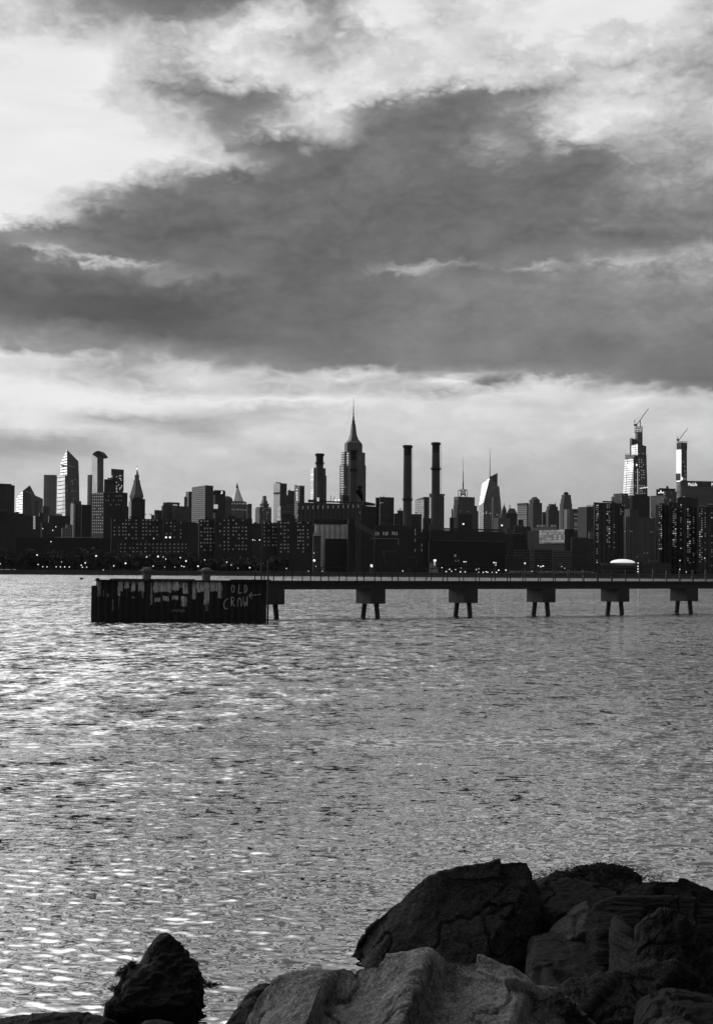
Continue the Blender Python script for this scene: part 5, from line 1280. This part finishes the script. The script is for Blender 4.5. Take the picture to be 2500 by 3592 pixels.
T = Tower('office_slab', 'pale slab with glowing floors between the white ribbed tower and the black slab', 'tower', 2450, px=2017)
D = 2450; mb = T.box(2005, 2009, 2027, 1785); T.part(mb, 'wall', [m_dark]); T.box(2005, 2009, 2027, 1785); T.grid('r', [2018], [1800+6*i for i in range(12)], 13, 3.2, [(m_pale, .6), (g_mid, .4)], .1, name='window_band')
D = 1900
T = Tower('office_slab', 'broad black slab with a lighter left face right of the crowned masonry tower', 'tower', D, px=2060)
mb = T.box(2025, 2056, 2086, 1778, yr=1775); T.part(mb, 'wall', [fac(D, .03, .035, 5, 6, .5, .5)]); mb = MB()
for x in (2058, 2064, 2070, 2078): mb.tube([P(x, 1778, D+5), P(x, 1769+random.random()*4, D+5)], .6, 5)
T.part(mb, 'roof_mast', [m_iron])
D = 1200
T = Tower('glass_hall', 'wide low glass fronted building reflecting the bright sky', 'building', D, px=1915)
mb = T.box(1849, 1978, 1990, 1858, depth=30); T.part(mb, 'wall', [m_dark])
T.th = R(30); mb = T.box(1849, 1978.6, 1979, 1857.5, D=D-2, yb=1905); T.part(mb, 'glazed_front', [fac(D, .13, .5, 14, 9, .92, .8, metal=.8, rough=.42, var=1.0)])
mb = T.box(1862, 1953, 1956, 1848, yb=1858, D=D+6); T.part(mb, 'penthouse', [m_grey])
for x in (1886, 1897, 1907, 1935, 1946): mb = T.box(x-5, x+3.5, x+4, 1841, yb=1848, D=D+8); T.part(mb, 'roof_unit', [m_pale])
T.th = R(32); mb = T.box(1978, 1980, 2010, 1856, D=D+8); T.part(mb, 'side_wing', [m_black])
for (x0, xe, x1, yt, D, lb, wall) in ((1772, 1774, 1800, 1855, 1400, 'grey low block with bright ledges left of the glass fronted building', .09), (1795, 1797, 1852, 1873, 1300, 'plain black block left of the glass fronted building', .02), (1770, 1772, 1798, 1872, 1250, 'dim block in front of the grey ledged block', .04), (2000, 2004, 2095, 1888, 1150, 'long dark block right of the glass fronted building', .03), (2062, 2066, 2095, 1868, 1400, 'small pale gabled block below the broad black slab', .2), (1800, 1802, 1860, 1845, 2000, 'dark block behind the plain black one, under the banded slab', .03)):
    T = Tower('apartment_block', lb, 'building', D, px=(x0+x1)/2); mb = T.box(x0, xe, x1, yt); T.part(mb, 'wall', [fac(D, wall, .02, 6, 6, .5, .5)])
    mb = T.box(x0+4, x0+5, x0+(x1-x0)*.6, yt-4, yb=yt, D=D+3); T.part(mb, 'roof_bulkhead', [m_grey])
D = 900
T = Tower('hospital_wing', 'long low hospital wing with close rows of small pale windows above the shore', 'building', D, px=1900)
mb = T.box(1800, 1803, 1940, 1926); T.part(mb, 'wall', [fac(D, .035, .16, 5, 9, .5, .4)]); mb = T.box(1858, 1860, 1873, 1921, D=D-6); T.part(mb, 'stair_tower', [fac(D, .04, .20, 300, 6, 1, .45)])
mb = T.box(1772, 1774, 1832, 1948, D=D-25); T.part(mb, 'front_wing', [m_dark]); T.pane('r', 1801, 1948.5, 56, 2, m_grey, 'parapet_edge', out=.5)
T = Tower('office_block', 'low block with pale horizontal ledges right of the long hospital wing', 'building', 880, px=1980)
D = 880; mb = T.box(1936, 1938, 2004, 1930); T.part(mb, 'wall', [fac(D, .05, .13, 300, 8, 1, .3)]); T.box(1936, 1938, 2004, 1930); lights(T, 'r', [(1968, 1987)], g_brt, 3.4, 3); T.pane('r', 1962, 1980, 14, 11, m_grey, 'pale_panel')
D = 870
T = Tower('turbine_hall', 'huge windowless dark hall with a pale ledge on the shore right of the chimneys', 'building', D, px=1640)
mb = T.box(1502, 1505, 1774, 1896, yr=1899, depth=60); T.part(mb, 'wall', [m_black]); T.box(1502, 1505, 1774, 1896, yr=1899)
T.pane('r', 1640, 1897.5, 262, 2, m_grey, 'ledge', out=.6)
mb = T.box(1506, 1510, 1772, 1858, D=D+45, yr=1862); T.box(1548, 1552, 1760, 1852, D=D+55, yb=1858, mb=mb); T.part(mb, 'upper_hall', [m_dark]); mb = T.box(1504, 1506, 1532, 1838, D=D+60, yl=1844, yb=1860); T.part(mb, 'roof_plant', [m_grey])
T.box(1502, 1505, 1774, 1896, yr=1899); T.pane('r', 1595, 1949, 6, 8, g_mid, 'lit_window'); T.pane('r', 1597, 1967, 2.5, 7, g_dim, 'lit_window'); T.pane('r', 1607, 1967, 2.5, 7, g_dim, 'lit_window'); T.pane('r', 1640, 1981, 250, 3.5, m_dark, 'loading_ledge', out=.8)

# ---- right
D = 4160
T = Tower('unfinished_skyscraper', 'tapering glass skyscraper under construction, tallest at the right, with lit floors', 'skyscraper', D, px=2228)
mL = fac(D, .10, .62, 70, 8.2, .96, .78, metal=.9, rough=.22, var=.3, lit=.03, lits=.9); mR = fac(D, .04, .06, 8, 8, .6, .5, rough=.3, lit=0); mK = fac(D, .03, .02, 6, 5, .6, .6)
mb = MB(); tri_body(2190, 2223, 2266, 1610, 1610, 1604, D, 2003, 0, 1, x0b=2168, x1b=2277, xeb=2221, dl=55, dr=70); T.part(mb, 'lower_wall', [mL, mR])
mb = MB(); tri_body(2191, 2223, 2266, 1596, 1596, 1596, D+1, 1611, 1, 1, dl=54, dr=69); T.part(mb, 'open_floor', [mL, mK])
mb = MB(); tri_body(2213, 2235, 2265, 1562, 1557, 1565, D+8, 1597, 0, 1, dl=40, dr=55); T.part(mb, 'middle_wall', [mL, mR])
mb = MB(); tri_body(2207, 2214, 2226, 1538, 1538, 1541, D+70, 1597, 0, 0, dl=30, dr=30); T.part(mb, 'open_core', [mK])
mb = MB(); tri_body(2226, 2234, 2252, 1516, 1516, 1516, D+75, 1566, 0, 0, dl=25, dr=30); T.part(mb, 'upper_core', [fac(D, .05, .02, 6, 5, .5, .6)])
mb = MB()
for x in (2225, 2231, 2237, 2242, 2247, 2251): mb.tube([P(x, 1520, D+20), P(x, 1494+4*random.random(), D+20)], .8, 4)
for y in (1498, 1504, 1510, 1515): mb.tube([P(2225, y, D+19), P(2251, y-1, D+19)], .8, 4)
mb.tube([P(2244, 1500, D+24), P(2244, 1476, D+24)], 1.2, 6)
for x in (2208, 2213, 2219, 2225): mb.tube([P(x, 1540, D+20), P(x, 1534+3*random.random(), D+20)], .6, 4)
for x in (2192, 2197, 2202, 2207): mb.tube([P(x, 1598, D+5), P(x, 1589+3*random.random(), D+5)], .6, 4)
T.part(mb, 'steel_frame', [m_iron])
T.faces['r'] = (Vector((P(2221, YREF, D).x+6, D-3)), Vector((.62, .78)).normalized(), Vector((.78, -.62)).normalized())
pts = [(2240,1612),(2248,1613),(2240,1621),(2249,1621),(2240,1630),(2255,1630),(2241,1637),(2249,1637),(2249,1650),(2256,1650),(2240,1657),(2256,1657),(2249,1664),(2256,1665),(2241,1668),(2249,1676),(2257,1676),(2241,1683),(2242,1703),(2250,1704),(2258,1704),(2243,1712),(2243,1722),(2250,1723),(2258,1730),(2243,1731),(2250,1731),(2229,1684),(2228,1656),(2229,1730),(2226,1704),(2253,1591),(2238,1591),(2231,1596),(2226,1595)]
lights(T, 'r', pts, g_brt, 2.8, 2.8)
T.pane('r', 2231, 1631, 6, 7, g_hot, 'work_light'); T.pane('r', 2234.5, 1690, 3, 92, g_brt, 'hoist_lights')
for x, w_ in ((2243, 3), (2248, 5), (2254, 4), (2260, 6), (2267, 5)): T.pane('r', x, 1713-.15*(x-2243), w_, 3.6, g_hot, 'lit_sign')
T.faces['l'] = (Vector((P(2221, YREF, D).x-6, D-2)), Vector((-.7, .7)), Vector((-.7, -.7)))
for x in (2221.5, 2226): T.pane('r', x, 1670, 4, 130, m_black, 'hoist_shaft', out=.1)
def crane(label, D, ped, jib, ctr, top):
    T = Tower('tower_crane', label, 'crane', D, px=ped[0], base=P(ped[0], ped[1], D).z)
    b = P(ped[0], ped[1], D)
    mb = MB(); mb.tube([P(*ped, D), P(ped[0], jib[0][1], D)], 1.6, 5); T.part(mb, 'mast', [m_iron])
    mb = MB(); a, e = P(*jib[0], D), P(*jib[1], D); n = 14
    for off_ in (Vector((0, 0, 1.2)), Vector((1.0, 0, -.8)), Vector((0, 1.4, -.8))): mb.tube([a+off_*.7, e+off_*.3], .42, 4)
    for i in range(n):
        o0, o1 = ((Vector((0, 0, 1.0)), Vector((1.0, 0, -.8))) if i % 2 else (Vector((1.0, 0, -.8)), Vector((0, 0, 1.0))))
        mb.tube([a+(e-a)*(i/n)+o0*.7, a+(e-a)*((i+1)/n)+o1*.7], .28, 4)
    T.part(mb, 'jib', [m_iron])
    mb = MB(); c = P(*ctr, D); t = P(*top, D); mb.tube([a, c], 1.2, 4); p = c; mb.box((p.x-2.5, p.y-2, p.z-3.5), (p.x+3.5, p.y+2, p.z+2)); T.part(mb, 'counterweight', [m_iron])
    mb = MB(); mb.tube([c, t], .55, 4); mb.tube([t, a], .45, 4); mb.tube([t, a+(e-a)*.75], .16, 4); T.part(mb, 'back_stay', [m_iron])
crane('tower crane with a raised jib on top of the tapering unfinished skyscraper', 4165, (2232, 1502), ((2233, 1488), (2273, 1433)), (2225, 1490), (2223, 1474))
D = 4700
T = Tower('unfinished_tower', 'slender unfinished tower with a bright white left face near the right edge', 'tower', D, px=2390)
mb = T.box(2371, 2388, 2408, 1576); T.part(mb, 'wall', [fac(D, .05, .07, 6, 9, .5, .5, rough=.3)])
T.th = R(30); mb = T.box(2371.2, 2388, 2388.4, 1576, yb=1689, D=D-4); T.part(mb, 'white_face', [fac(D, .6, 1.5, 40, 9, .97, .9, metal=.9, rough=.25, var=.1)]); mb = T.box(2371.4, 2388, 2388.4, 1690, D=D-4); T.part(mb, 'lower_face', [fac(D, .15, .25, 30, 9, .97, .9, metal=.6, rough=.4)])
T.pane('l', 2377, 1673, 11, 24, m_grey, 'hoist_panel', out=1.); T.th = R(32); mb = T.box(2372, 2389, 2409, 1552, yb=1576, D=D+2); T.part(mb, 'open_floor', [fac(D, .035, .015, 7, 5, .6, .6)])
mb = MB()
for x in (2373, 2379, 2385, 2391, 2397, 2403, 2408): mb.tube([P(x, 1553, D+20), P(x+1, 1547+2*random.random(), D+20)], .7, 4)
mb.tube([P(2372, 1549, D+20), P(2408, 1549, D+20)], .6, 4); T.part(mb, 'steel_frame', [m_iron])
T.box(2371, 2388, 2408, 1576); T.pane('r', 2390.5, 1679, 5, 11, g_hot, 'work_light'); lights(T, 'r', [(2396,1679),(2399,1680),(2403,1680),(2400,1652),(2400,1636),(2395,1620),(2401,1666)], g_brt, 2.4, 2.6)
crane('small pale tower crane on top of the slender unfinished tower', 4705, (2379, 1556), ((2381, 1541), (2411, 1502)), (2374, 1542), (2373, 1531))
D = 3900
T = Tower('office_tower', 'wide dark office slab with a white glowing sign at the right edge', 'tower', D, px=2450)
mb = T.box(2384, 2389, 2570, 1686, yl=1690, yr=1682, depth=60); T.part(mb, 'wall', [fac(D, .035, .05, 300, 7, 1, .5, rough=.35)]); mb = T.box(2384.5, 2388.5, 2571, 1687, yb=1704, D=D-3, yr=1683); T.part(mb, 'sign_band', [m_black])
def sign(T, text, x0, x1, yb, yt, D):
    cu = bpy.data.curves.new('sign', 'FONT'); cu.body = text; cu.extrude = .3; cu.size = 1
    ob = bpy.data.objects.new('sign', cu); col.objects.link(ob); dg = bpy.context.evaluated_depsgraph_get(); dg.update()
    me = bpy.data.meshes.new_from_object(ob.evaluated_get(dg)); bpy.data.objects.remove(ob)
    n = len(me.vertices); V = np.empty(n*3, np.float32); me.vertices.foreach_get('co', V); V = V.reshape(-1, 3); mn, mx = V.min(0), V.max(0)
    a, b = P(x0, yb, D), P(x1, yb, D); h = P(x0, yt, D).z-a.z; off_ = worldloc(T.t)
    W = np.stack([a.x+(V[:, 0]-mn[0])/(mx[0]-mn[0])*(b.x-a.x)-off_.x, D+(V[:, 2]-mx[2])*-1-off_.y-.0, a.z+(V[:, 1]-mn[1])/(mx[1]-mn[1])*h-off_.z], 1)
    me.vertices.foreach_set('co', W.astype(np.float32).ravel()); me.materials.clear(); me.materials.append(g_hot); me.update(); me.name = 'sign'
    o = bpy.data.objects.new('sign', me); col.objects.link(o); o.parent = T.t
sign(T, 'MetLife', 2412, 2443, 1704.5, 1693, D-8); sign(T, 'MetLife', 2494, 2525, 1705, 1693.5, D-8)
T.box(2384, 2389, 2570, 1686); lights(T, 'r', [(2397, 1743)], g_brt, 8, 3)
D = 2400
T = Tower('hotel_tower', 'hotel block with rows of dim windows and a small white script sign on its roof', 'building', D, px=2310)
mb = T.box(2279, 2328, 2334, 1737); T.box(2326, 2334, 2371, 1722, mb=mb, D=D+30); T.part(mb, 'wall', [fac(D, .05, .12, 6, 6.5, .7, .45, metal=.3, lit=.06, lits=.25)]); mb = T.box(2300, 2303, 2366, 1716, yb=1738, D=D+70); T.box(2310, 2313, 2369, 1712, yb=1717, D=D+80, mb=mb); T.box(2335, 2336, 2343, 1705, yb=1713, D=D+82, mb=mb); T.part(mb, 'penthouse', [m_black])
T.faces['r'] = (Vector((P(2310, YREF, D).x, D+60)), Vector((1, 0)), Vector((0, -1)))
for (x, y, w_, h_) in ((2308,1729,3,4),(2312,1728.5,3,5),(2316,1724,3.5,8),(2319,1728,2.5,4),(2323,1728.5,3,4.5),(2326,1726.5,2.5,6)): T.pane('r', x, y, w_, h_, g_hot, 'script_sign')
D = 2000
T = Tower('apartment_tower', 'grey tower with a rounded roofline and lit windows left of the black box tower', 'tower', D, px=2170)
mb = T.box(2143, 2180, 2210, 1737, yl=1740); T.box(2150, 2182, 2202, 1730, mb=mb, D=D+8, yb=1738); T.part(mb, 'wall', [fac(D, .045, .16, 7, 7, .5, .45, lit=.18, lits=.22)])
T = Tower('office_tower', 'plain black box tower directly below the unfinished skyscraper', 'tower', 1900, px=2245)
mb = T.box(2206, 2216, 2278, 1737, yl=1742, yr=1738, D=1900); T.part(mb, 'wall', [m_black]); mb = T.box(2224, 2226, 2268, 1733, yb=1738, D=1906); T.part(mb, 'roof_plant', [m_black])
D = 1250
T = Tower('hospital_tower', 'broad dark hospital slab with faint vertical ribs at right, above the domed building', 'building', D, px=2250)
mb = T.box(2180, 2194, 2316, 1811, yr=1816); T.part(mb, 'wall', [fac(D, .05, .085, 8.2, 300, .45, 1)]); mb = T.box(2188, 2207, 2237, 1785, D=D+25, yb=1815); T.part(mb, 'penthouse', [fac(D, .05, .10, 7, 300, .4, 1)])
T.box(2180, 2194, 2316, 1811); lights(T, 'r', [(2189,1864),(2209,1864),(2214,1864),(2258,1940),(2269,1940),(2280,1866),(2286,1866),(2232,1953)], g_mid, 3, 3); T.pane('l', 2187, 1811.5, 14, 1.6, m_pale, 'roof_edge', out=.5)
WM = [(g_mid, .55), (g_brt, .13), (g_dim, .32)]
def riverside(label, D, boxes, wins):
    T = Tower('apartment_tower', label, 'tower', D, 'dark riverside apartment towers at right', px=(boxes[0][0]+boxes[-1][2])/2)
    mb = MB()
    for (x0, xe, x1, yt) in boxes: T.box(x0, xe, x1, yt, mb=mb)
    T.part(mb, 'wall', [fac(D, .022, .028, 22, 300, .5, 1)])
    mb = MB(); x0, xe, x1, yt = boxes[0]; T.box(x0+(x1-x0)*.3, x0+(x1-x0)*.32, x0+(x1-x0)*.7, yt-5, yb=yt, D=D+10, mb=mb); T.part(mb, 'roof_bulkhead', [m_black])
    pr = {}; n = 0
    for (bi, xs, ys, w_, h_, sk) in wins:
        T.box(*boxes[bi]); before = len(T.t.children); T.grid('r', xs, ys, w_, h_, WM, sk, pr, cap=max(0, 97-n)); n += len(T.t.children)-before
    return T
riverside('dark apartment tower with two bright columns of windows, leftmost of the riverside group', 900, [(2080, 2083, 2186, 1762)], [(0, [2090, 2094.5], [1773+7.5*i for i in range(18)], 4, 4, .2), (0, [2128, 2135], [1772+7.6*i for i in range(20)], 5, 3.6, .3), (0, [2152], [1840+9*i for i in range(11)], 3, 3.4, .5), (0, [2175, 2181], [1772+7.6*i for i in range(5)], 4, 3.6, .3), (0, [2092], [1925+8*i for i in range(7)], 4, 3.4, .3)])
riverside('dark apartment tower with a dense lit column of windows, second of the riverside group', 905, [(2298, 2312, 2342, 1770), (2338, 2346, 2420, 1762)], [(0, [2311, 2317], [1773+7.6*i for i in range(22)], 3.4, 3.6, .35), (1, [2360, 2367], [1772+7.6*i for i in range(20)], 5.4, 3.6, .25), (1, [2386], [1771+7.6*i for i in range(24)], 4, 3.6, .45)])
riverside('dark apartment tower with scattered lit windows, third of the riverside group', 900, [(2396, 2404, 2452, 1779)], [(0, [2410, 2417], [1786+7.5*i for i in range(26)], 4.4, 3.4, .4), (0, [2430], [1784+7.5*i for i in range(26)], 3.6, 3.2, .55)])
riverside('dark apartment tower cut by the right edge of the picture', 895, [(2442, 2450, 2560, 1776)], [(0, [2452, 2459], [1786+8*i for i in range(24)], 4, 3.4, .45), (0, [2471, 2494], [1800+8*i for i in range(24)], 3.4, 3.2, .6)])
T = Tower('apartment_block', 'black flat block behind the riverside towers under the office slab with the sign', 'building', 1500, px=2410)
mb = T.box(2373, 2376, 2446, 1746, D=1500); T.part(mb, 'wall', [m_black]); mb = T.box(2380, 2382, 2425, 1742, D=1506, yb=1747); T.part(mb, 'roof_bulkhead', [m_black])
T = Tower('office_block', 'low block with a pale flat roof beneath the office slab at the right edge', 'building', 1400, px=2475)
mb = T.box(2446, 2450, 2560, 1776, D=1400); T.part(mb, 'wall', [m_black]); mb = T.box(2453, 2456, 2560, 1773, yb=1776, D=1398); T.box(2481, 2483, 2560, 1766, yb=1773, D=1405, mb=mb); T.part(mb, 'roof_edge', [m_pale])
# ---- domed waterside building
D = 815
T = Tower('domed_hall', 'low waterside building with a shallow shining white dome and long dark window bands', 'building', D, px=2230)
mb = T.box(2108, 2111, 2232, 1990, yb=2022); T.part(mb, 'wall', [fac(D, .06, .015, 300, 13, 1, .5)]); mb = T.box(2106, 2109, 2235, 1974, yb=1983, D=D-3); T.part(mb, 'fascia', [m_grey]); mb = T.box(2112, 2114, 2231, 1983, yb=1990, D=D+3); T.part(mb, 'window_band', [m_black])
mb = T.box(2238, 2241, 2254, 1969, D=D-2); T.part(mb, 'stair_tower', [m_dark]); mb = T.box(2254, 2257, 2350, 1972, D=D+2, yr=1976); T.part(mb, 'east_wing', [fac(D, .07, .015, 300, 9, 1, .45)]); mb = T.box(2274, 2276, 2312, 1964, yb=1972, D=D+10); T.part(mb, 'roof_plant', [m_grey])
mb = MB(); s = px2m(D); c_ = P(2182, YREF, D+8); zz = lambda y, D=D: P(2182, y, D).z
mb.lathe((c_.x, c_.y), [(43.5*s*math.cos(t), zz(1974)+(zz(1961)-zz(1974))*math.sin(t)) for t in np.linspace(0, math.pi/2, 12)], 32); T.part(mb, 'dome', [(lambda g: g.fin(.85, .5, 0, None, 1.0, .55))(G('emissive_dome_white'))])  # dome surface given its own even glow to lift its brightness
T.box(2108, 2111, 2232, 1990); lights(T, 'r', [(2235, 1975.5), (2235, 1986.5), (2235, 1996), (2235, 2005)], g_hot, 3.4, 3.6, 'stair_light')
T = Tower('ferry_landing', 'low pale glazed landing shed at the water below the domed building', 'building', 806, px=2215)
D = 806; mb = T.box(2154, 2156, 2190, 2018, yb=2026); T.box(2205, 2207, 2274, 2016, yb=2026, mb=mb); T.part(mb, 'wall', [m_grey]); T.box(2154, 2156, 2274, 2016); T.grid('r', [2159+6.2*i for i in range(19)], [2021], 4.6, 3, [(g_mid, .6), (g_brt, .4)], .2, name='window')
T = Tower('pump_house', 'small pale hut with dark windows and bright lamp on the shore under the tallest chimney', 'hut', 808, px=1520)
D = 808; mb = T.box(1508, 1510, 1530, 1972); T.box(1508, 1510, 1537, 1990, mb=mb, D=D-2); T.part(mb, 'wall', [fac(D, .30, .03, 11, 20, .45, .35)]); T.box(1508, 1510, 1530, 1972); T.pane('r', 1524, 1966, 9, 7, g_hot, 'floodlight'); T.pane('r', 1523, 1977, 4, 12, g_brt, 'wall_glow_patch')  # bright pool under the floodlight put in as a glowing wall pane
T = Tower('kiosk', 'tiny bright lit kiosk on the far shore left of the pale hut', 'kiosk', 806, px=1302)
D = 806; mb = T.box(1297, 1298, 1307, 1981); T.part(mb, 'wall', [m_grey]); T.box(1297, 1298, 1307, 1981); T.pane('r', 1300, 1984, 2.4, 9, g_hot, 'lit_door'); T.pane('r', 1304, 1985, 3, 9, g_hot, 'lit_door')
m_car = plain('parked_car_paint', .25, .4, 0, var=.2, scale=.2)
# ---- trees along the drive
def crown(v, f, c, r, h, n, rn):
    for _ in range(n):
        a, b = rn.uniform(0, 6.283), rn.uniform(-1, 1); q = rn.random()**.4
        p = c+Vector((r*q*math.cos(a)*math.sqrt(1-b*b), r*q*math.sin(a)*math.sqrt(1-b*b), h*q*b)); s = rn.uniform(.5, 1.1)
        d1 = Vector((rn.gauss(0, 1), rn.gauss(0, 1), rn.gauss(0, 1))).normalized()*s; d2 = d1.cross(Vector((rn.gauss(0, 1), rn.gauss(0, 1), rn.gauss(0, 1)))).normalized()*s*.7
        k = len(v); v += [p-d1, p+d2, p+d1, p-d2]; f.append((k, k+1, k+2, k+3))
rn = random.Random(9); v, f = [], []
for i in range(58):
    x = -60+i*18.5+rn.uniform(-7, 7); Dd = rn.uniform(806, 832); hh = rn.uniform(1915, 1950) if x < 700 else rn.uniform(1935, 1962)
    if x > 430: hh += 12
    t = P(x, hh, Dd); r_ = rn.uniform(3.2, 5.2); hgt = t.z-LAND
    crown(v, f, Vector((t.x, Dd, LAND+hgt*.58)), r_, hgt*.42, 260, rn)
    for k in range(3):
        q0 = Vector((t.x-.2+.4*(k % 2), Dd, LAND)); q1 = q0+Vector((rn.uniform(-1, 1), 0, hgt*.6)); n0 = len(v); v += [q0, q0+Vector((.35, 0, 0)), q1+Vector((.2, 0, 0)), q1]; f.append((n0, n0+1, n0+2, n0+3))
o = npmesh('tree_belt', [tuple(p) for p in v], f, plain('dusk_foliage', .035, .9, var=.5, scale=.3), smooth=False); tag(o, 'dark belt of trees along the far shore at left', 'trees', kind='stuff')

# ---- lamps
g_lamp = glow('lamp_glass', 1.1)
ORD = ['first', 'second', 'third', 'fourth', 'fifth', 'sixth', 'seventh', 'eighth', 'ninth', 'tenth', 'eleventh', 'twelfth', 'thirteenth', 'fourteenth', 'fifteenth', 'sixteenth', 'seventeenth', 'eighteenth']
CL = [
 ('large bright street lamp', 'among the trees at far left', [(131,1947,6),(338,1950,7),(441,1976,7),(555,1952,7)]),
 ('small low lamp', 'in the row along the left shore', [(2,1978,5),(135,1980,4.5),(151,1988,4),(166,1988.5,4),(198,1988.5,4),(213,1988.5,4.5),(228,1988.5,4.5),(244,1989,4.5),(300,1974.5,5.5),(286,1983,4.5),(290,1990,4),(305,1989.5,4),(363,1999,3.5)]),
 ('faint high lamp', 'over the dark trees at left', [(180,1900,4.5),(197,1848,4),(186,1860,4.5),(151,1854,4),(540,1889,4),(217,1971,3)]),
 ('small lamp', 'along the shore behind the bollards', [(400,1985,5),(515,1953.5,5),(573,1954,4),(582,1961,3.8),(538,1986,4.6),(578,1989,3),(633,1956,4.4),(653,1968,6.5),(638,1985.5,4.6),(646,1988,4.4),(614,1989,3),(695,1986,6.5),(718,1964,4)]),
 ('lamp of a double headed light', 'above the low housing block', [(583,1885,8),(597,1885,8)]),
 ('small lamp', 'on the shore right of the bulkhead posts', [(796,1972,4.6),(811,1982,3.4),(835,1993,3),(876,1991,6),(1004.5,1994,4),(1101,1940,3.6),(1082,2003.5,3),(1130,2004.5,3),(1108,1987,2.8)]),
 ('large round lamp', 'in front of the power station', [(1102,1966,10),(1010,1815.5,7.5)]),
 ('tiny light', 'in a line left of the silo side housing', [(887,1893.5,4.4),(894,1895,3),(911,1894,5)]),
 ('white car park lamp', 'on the shore below the turbine hall', [(1549.5,1992,5),(1564,2005,4.6),(1576,1997,4.4),(1583,2004,4.2),(1597,1998,3.6),(1616,1993,4),(1614,2006,5),(1630.5,2006,4.4),(1669,1998,5),(1678.5,1994.5,5.2),(1678.5,2007.5,4.6),(1694,2007.5,4.6),(1704,2005.5,4.4),(1709.5,2007.5,4.2),(1724.5,2007.5,4.8),(1740,2008,5),(1748,2000,5.6),(1773,2000,5.6)]),
 ('tall twin headed lamp', 'before the turbine hall and hospital wing', [(1626,1970.5,4.6),(1633,1970.5,4.6),(1731,1973.5,5.4),(1738,1974,4.6),(1738,1982,4.2),(1840,1976,6.4),(1886.5,1985,4.4),(1895.5,1988,5),(1902,1985,4.6),(1905,1986,4.4)]),
 ('small light', 'near the pier end of the far shore at right', [(1412,2003,4),(1979,1993.5,2.6),(1943,2017,3),(2383,1966,4),(2382.5,1997,4.2),(2470,1958,4),(2496,2018,4),(2405,2006,3.4),(1864,2004,3),(2176,1806,4.2)]),
]
LP = {}
for (kind, where, pts) in CL:
    for i, (x, y, d) in enumerate(sorted(pts)):
        Dl = 804 if y > 1900 else 838
        if y < 1870: Dl = 1180
        if (x, y) == (2176, 1806): Dl = 1180
        c = P(x, y, Dl); base = Vector((c.x, Dl, LAND)); key = (round(d*2)/2, Dl)
        root = thing('street_lamp', f'{kind} {where}, {ORD[i]} from the left', 'lamp', base, f'{kind}s {where}')
        r_ = d/2*Dl/F*.85
        if key not in LP:
            me = bpy.data.meshes.new('lamp_head'); bm = bmesh.new(); bmesh.ops.create_uvsphere(bm, u_segments=12, v_segments=8, radius=r_); bm.to_mesh(me); bm.free(); me.materials.append(g_lamp)
            for p in me.polygons: p.use_smooth = True
            LP[key] = me
        hd = bpy.data.objects.new('lamp_head', LP[key]); col.objects.link(hd); hd.parent = root; hd.location = c-base
        mb = MB(); mb.tube([base, (c.x, Dl, c.z-r_)], [.12, .07], 5); mb.build('pole', m_iron, root)
# parked cars glinting along the drive
pc = None
for i, x in enumerate(list(range(1800, 1990, 17))+list(range(2000, 2090, 15))):
    x += random.uniform(-4, 4); c = P(x, 2003, 812)
    root = thing('parked_car', f'small pale parked car, {ORD[i]} from the left in the line along the drive at right' if i < 18 else 'small pale parked car', 'car', (c.x, 812, LAND), 'cars parked along the drive at right')
    if pc is None:
        mb = MB()
        pr_ = [(-2.2,.35),(-2.2,.85),(-1.5,.98),(-.9,1.5),(.7,1.5),(1.3,1.0),(2.2,.85),(2.2,.35)]
        f_ = [Vector((a, -.85, b)) for a, b in pr_]; bk = [Vector((a, .85, b)) for a, b in pr_]; mb.poly(f_[::-1]); mb.poly(bk)
        for k in range(len(f_)): mb.poly([f_[k], f_[(k+1) % len(f_)], bk[(k+1) % len(f_)], bk[k]])
        for wx in (-1.35, 1.35):
            mb.tube([(wx, -.9, .33), (wx, .9, .33)], .33, 10, 1)
        pc = mb.mesh('body', [m_car, m_black])
    o = bpy.data.objects.new('body', pc); col.objects.link(o); o.parent = root

# ---------------------------------------------------------------- the air over the river
g = G('thin_haze'); g.n.remove(g.b); hv = g.new('ShaderNodeVolumePrincipled'); hv.inputs['Color'].default_value = (.95, .95, .95, 1); hv.inputs['Density'].default_value = 1.1e-5
g.l.new(hv.outputs[0], g.n['Material Output'].inputs['Volume'])
mb = MB(); mb.box((-5200, -60, -4), (5200, 9800, 700)); tag(mb.build('haze', g.m), kind='stuff')
